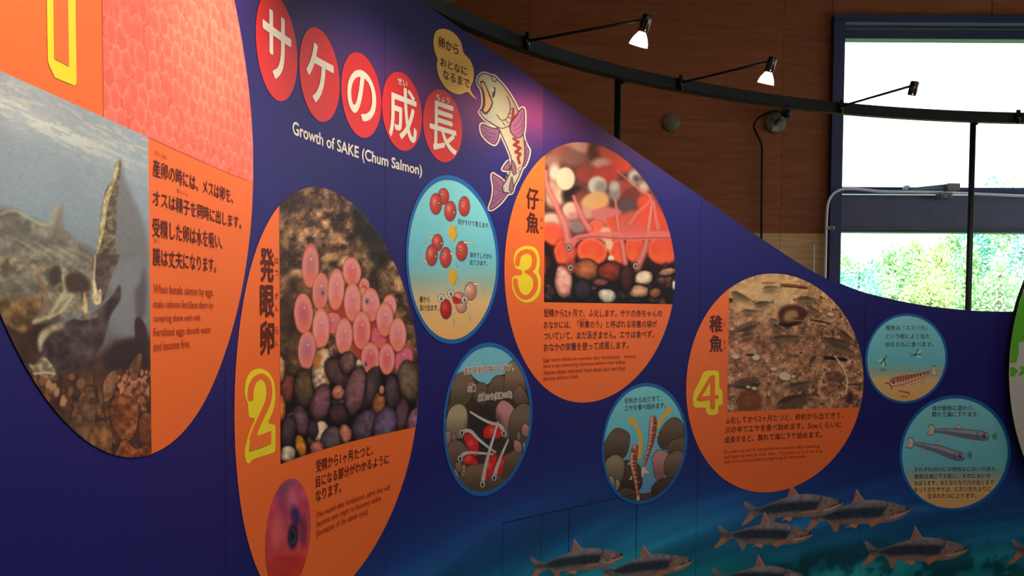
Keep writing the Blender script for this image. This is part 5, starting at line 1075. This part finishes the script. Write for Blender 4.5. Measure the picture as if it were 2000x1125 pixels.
# ---------------- title
RB = {'T1': ('サ', 'highest red title disc, with a white katakana character, next to the first orange panel'), 'T2': ('ケ', 'second red title disc from the first orange panel, white katakana'), 'T3': ('の', 'middle red title disc with the round hiragana character'),
      'T4': ('成', 'fourth red title disc with white kanji and small reading above'), 'T5': ('長', 'last red title disc, beside the speech bubble and the cartoon fish')}
for key, (ch, lb) in RB.items():
    t = disc_thing(key, 'title_disc', lb, 'title disc', 'red title discs', M_RED); cs, cz, R = C_[key]
    if key in ('T4', 'T5'):
        text_rect('title_character', ch, cs - .66 * R, cs + .70 * R, cz - .72 * R, cz + .62 * R, M_WHITE, H2, t, bold=.0022, res=6)
        text_rect('reading_aid', 'せい' if key == 'T4' else 'ちょう', cs - (.24 if key == 'T4' else .34) * R, cs + (.24 if key == 'T4' else .34) * R, cz + .67 * R, cz + .84 * R, M_WHITE, H2, t, bold=.0004)
    else:
        w_ = {'T1': (.66, .66, -.60, .62), 'T2': (.66, .66, -.62, .62), 'T3': (.68, .70, -.58, .58)}[key]
        text_rect('title_character', ch, cs - w_[0] * R, cs + w_[1] * R, cz + w_[2] * R, cz + w_[3] * R, M_WHITE, H2, t, bold=.0028, res=8)
s0, zt = map(float, W(571, 236)); _, zb = map(float, W(571, 269)); s1 = float(W(823.5, 330)[0])
t = empty('title_lettering', 'white English title lettering on the blue wall under the red title discs', 'lettering', tuple(P((s0 + s1) / 2, zb, 0.)))
pos = s0
words = "Growth of SAKE (Chum Salmon)"; v_, f_ = glyphs(words, 5)
text_rect('lettering', words, s0, s1, zb, zt, M_WHITE, H0, t, bold=.0010, res=5)

# ---------------- speech bubble and cartoon fish
c = crop(820, 20, 2.679)
t = empty('speech_bubble', 'amber speech bubble with three lines of text above the cartoon fish', 'speech bubble', tuple(P(*map(float, W(889, 185)), 0.)))
flat_px('bubble_shape', c((70, 165), (82, 112), (125, 97), (175, 118), (212, 165), (228, 222), (262, 262), (280, 312), (278, 365), (263, 405), (274, 438), (297, 467), (268, 446), (248, 428), (200, 440), (145, 415), (105, 362), (88, 300), (90, 255), (76, 212)), M_BUBBLE, H0, t, sm=True)
for body, x0, a, b, x1 in (("卵から", 856, 70, 92, 894.5), ("おとなに", 859.5, 111.5, 128, 911), ("なるまで", 864.8, 135.5, 153.5, 916.5)): text('bubble_text', body, x0, a, b, x1, M_TEXT, H2, t, bold=.018, res=4)
t = empty('cartoon_fish', 'white outlined cartoon salmon leaping with open mouth beside the speech bubble', 'fish picture', tuple(P(*map(float, W(975, 411)), 0.)))
cv = box_canvas(925, 135, 1042, 418, .85); cv.C = mural(cv.S, cv.Z)
body = [(300, 372), (308, 345), (335, 330), (372, 342), (388, 345), (405, 362), (440, 400), (475, 450), (505, 505), (525, 560), (540, 640), (548, 720), (545, 790), (520, 865), (495, 915), (480, 955), (455, 955), (435, 950), (432, 920), (450, 890), (468, 850), (478, 790), (465, 740), (430, 660), (410, 620), (370, 590), (340, 570), (312, 535), (322, 515), (330, 480), (322, 420), (305, 390)]
tailp = [(440, 900), (420, 880), (398, 866), (380, 856), (376, 880), (384, 930), (378, 985), (362, 1035), (378, 1042), (420, 1010), (455, 965), (470, 950)]
fL = [(415, 625), (370, 612), (335, 596), (318, 602), (322, 640), (345, 675), (385, 702), (402, 690), (412, 660)]
fR = [(470, 620), (475, 590), (500, 555), (528, 515), (545, 520), (548, 570), (545, 630), (530, 662), (505, 668), (478, 645)]
f3 = [(545, 680), (562, 715), (572, 738), (560, 790), (540, 820), (538, 760)]; f4 = [(468, 790), (455, 795), (432, 830), (445, 838), (468, 835)]; f5 = [(482, 785), (500, 815), (503, 850), (490, 862), (478, 830)]; f6 = [(482, 870), (490, 935), (478, 950), (466, 940), (472, 900)]; f7 = [(445, 870), (460, 862), (462, 885), (448, 895)]
shapes = [body, tailp, fL, fR, f3, f4]
def grow(pts, d):
    p = smooth(c(*pts)); nx = np.roll(p, -1, 0) - np.roll(p, 1, 0); nx /= np.linalg.norm(nx, axis=1)[:, None] + 1e-9; n = np.stack([nx[:, 1], -nx[:, 0]], -1)
    a = p[:, 0]; b = p[:, 1]; area = np.sum(a * np.roll(b, -1) - np.roll(a, -1) * b)
    return p + n * d * (1 if area > 0 else -1)
for sh in shapes: cv.line(np.vstack([c(*sh), c(*sh)[:1]]), 6.4, (236, 212, 196), 1)
for sh in shapes: cv.poly(c(*sh), (236, 212, 196), 1)
for sh in (tailp, fL, fR, f3, f4, f7): cv.poly(grow(sh, .6), (64, 34, 44), 1, sm=False); cv.poly(grow(sh, -1.3), (146, 92, 130), 1, sm=False)
cv.poly(grow(body, .9), (64, 34, 44), 1, sm=False)
def skin(x, y):
    u = np.clip((x - 930 - (y - 150) * .28) / 70, 0, 1); return np.stack([np.interp(u, [0, .35, .75, 1], q) for q in ([178, 188, 170, 142], [174, 180, 152, 130], [158, 152, 124, 104])], -1)
cv.poly(grow(body, -1.2), skin, 1, sm=False)
cv.poly(grow([(318, 378), (332, 374), (345, 400), (362, 440), (377, 480), (368, 515), (345, 540), (326, 528), (336, 490), (332, 430)], 1.2), (64, 34, 44), 1, sm=False)
cv.poly(c((320, 384), (333, 380), (345, 405), (360, 445), (374, 482), (364, 512), (345, 533), (332, 524), (341, 490), (336, 430)), (212, 160, 104), 1)
dk = (70, 38, 44)
for pts, w_ in (([(372, 342), (378, 365), (392, 375), (400, 365)], 1.6), ([(402, 548), (425, 575), (455, 565), (472, 520), (468, 480), (455, 450)], 1.7), ([(340, 572), (385, 600), (430, 618), (470, 600), (480, 570)], 1.6), ([(462, 540), (478, 540)], 1.3), ([(458, 558), (474, 566)], 1.3), ([(445, 575), (462, 590)], 1.3), ([(430, 584), (445, 604)], 1.3), ([(470, 520), (480, 516)], 1.3), ([(314, 520), (330, 532), (350, 545)], 1.5)): cv.line(c(*pts), w_, dk, 1)
cv.ell(*c((386, 430))[0], 2.8, 10.5, (52, 28, 34), .12, 1); cv.ell(*c((383, 418))[0], 1.3, 3.6, (250, 240, 220), .1, 1); cv.ell(*c((384, 438))[0], 1.1, 2.2, (120, 90, 60), .1, 1)
rd = (136, 44, 46)
cv.line(c((488, 515), (484, 560), (470, 610)), 5, rd, 1); cv.poly(c((484, 560), (512, 535), (500, 560), (470, 610)), rd, 1, sm=False)
cv.line(c((490, 672), (515, 690), (492, 705), (525, 722), (500, 742), (524, 752), (512, 772), (520, 800)), 5.5, rd, 1, sm=False)
cv.poly(grow(fR, .6), (64, 34, 44), 1, sm=False); cv.poly(grow(fR, -1.3), (160, 92, 128), 1, sm=False)
for f_ in (f5, f6): cv.poly(grow(f_, .5), (64, 34, 44), 1, sm=False); cv.poly(grow(f_, -1.), (140, 92, 122), 1, sm=False)
for pts in ([(330, 612), (360, 640), (395, 650)], [(332, 636), (360, 660), (395, 668)], [(345, 660), (370, 678), (395, 685)], [(535, 540), (520, 580), (490, 610)], [(540, 570), (525, 610), (495, 630)], [(540, 600), (528, 635), (500, 650)], [(390, 880), (410, 920), (440, 935)], [(392, 920), (415, 945), (440, 945)], [(385, 990), (410, 965), (440, 955)], [(378, 1020), (410, 985), (448, 960)], [(560, 720), (548, 760)], [(562, 745), (548, 785)], [(525, 820), (512, 830), (520, 842), (508, 855)]): cv.line(c(*pts), 1.2, (76, 40, 60), 1, .85)
cv.build('fish_artwork', H0, t, mask=cv.A > .3)

# ---------------- round map panel at the right edge, mounted proud of the wall
cs, cz, R = 5.50, -.205, .962
t = empty('map_panel', 'large round white map panel with green land cut by the right edge of the photo', 'map panel', tuple(P(cs, cz - R, .03)))
M_MAPW = mat('pale_map_face', (206, 206, 200), .45, .3); M_EDGE = mat('dark_panel_edge', (20, 24, 26), .6, .3); M_GREEN = mat('green_map_ink', (92, 190, 46), .45, .3)  # edge is near black to carry the narrow shadow beside the panel
disc('map_face', cs, cz, R, M_MAPW, .032, t)
th = np.linspace(0, 2 * math.pi, 181); hh = np.array([.002, .032])
pts = np.stack([P(cs + R * np.cos(th), cz + R * np.sin(th), h) for h in hh]); o = grid_mesh('panel_edge', pts, None, M_EDGE); local(o, t)
m_ = crop(1680, 600, 5.625)
def land(pts): p = m_(*pts); s, z = W(p[:, 0], p[:, 1]); return [(float(a), float(b)) for a, b in zip(s, z)]
arc = [(cs + (R - .001) * math.cos(a), cz + (R - .001) * math.sin(a)) for a in np.radians(np.linspace(180 - 25.5, 180 - 5.5, 10))]
l1 = land([(1600, 605), (1670, 600), (1695, 500), (1695, 385), (1760, 370), (1800, 330)])
arc2 = [q for q in arc if q[1] > l1[0][1]]
flat_poly('land_shape', arc2[::-1][::-1] + [l1[0]][:0] + [(arc2[-1][0], arc2[-1][1])] [:0] + l1[::1] + [(4.80, .02), (4.92, .12), (4.86, .24), (4.72, .30)], M_GREEN, .0328, t)
flat_poly('land_shape', land([(1602, 665), (1632, 645), (1690, 690), (1640, 760), (1603, 750)]), M_GREEN, .0328, t)
flat_poly('land_shape', land([(1700, 655), (1800, 630), (1860, 640), (1850, 715), (1800, 718), (1690, 748), (1712, 700), (1742, 685)]), M_GREEN, .0328, t)
bpy.context.view_layer.update()
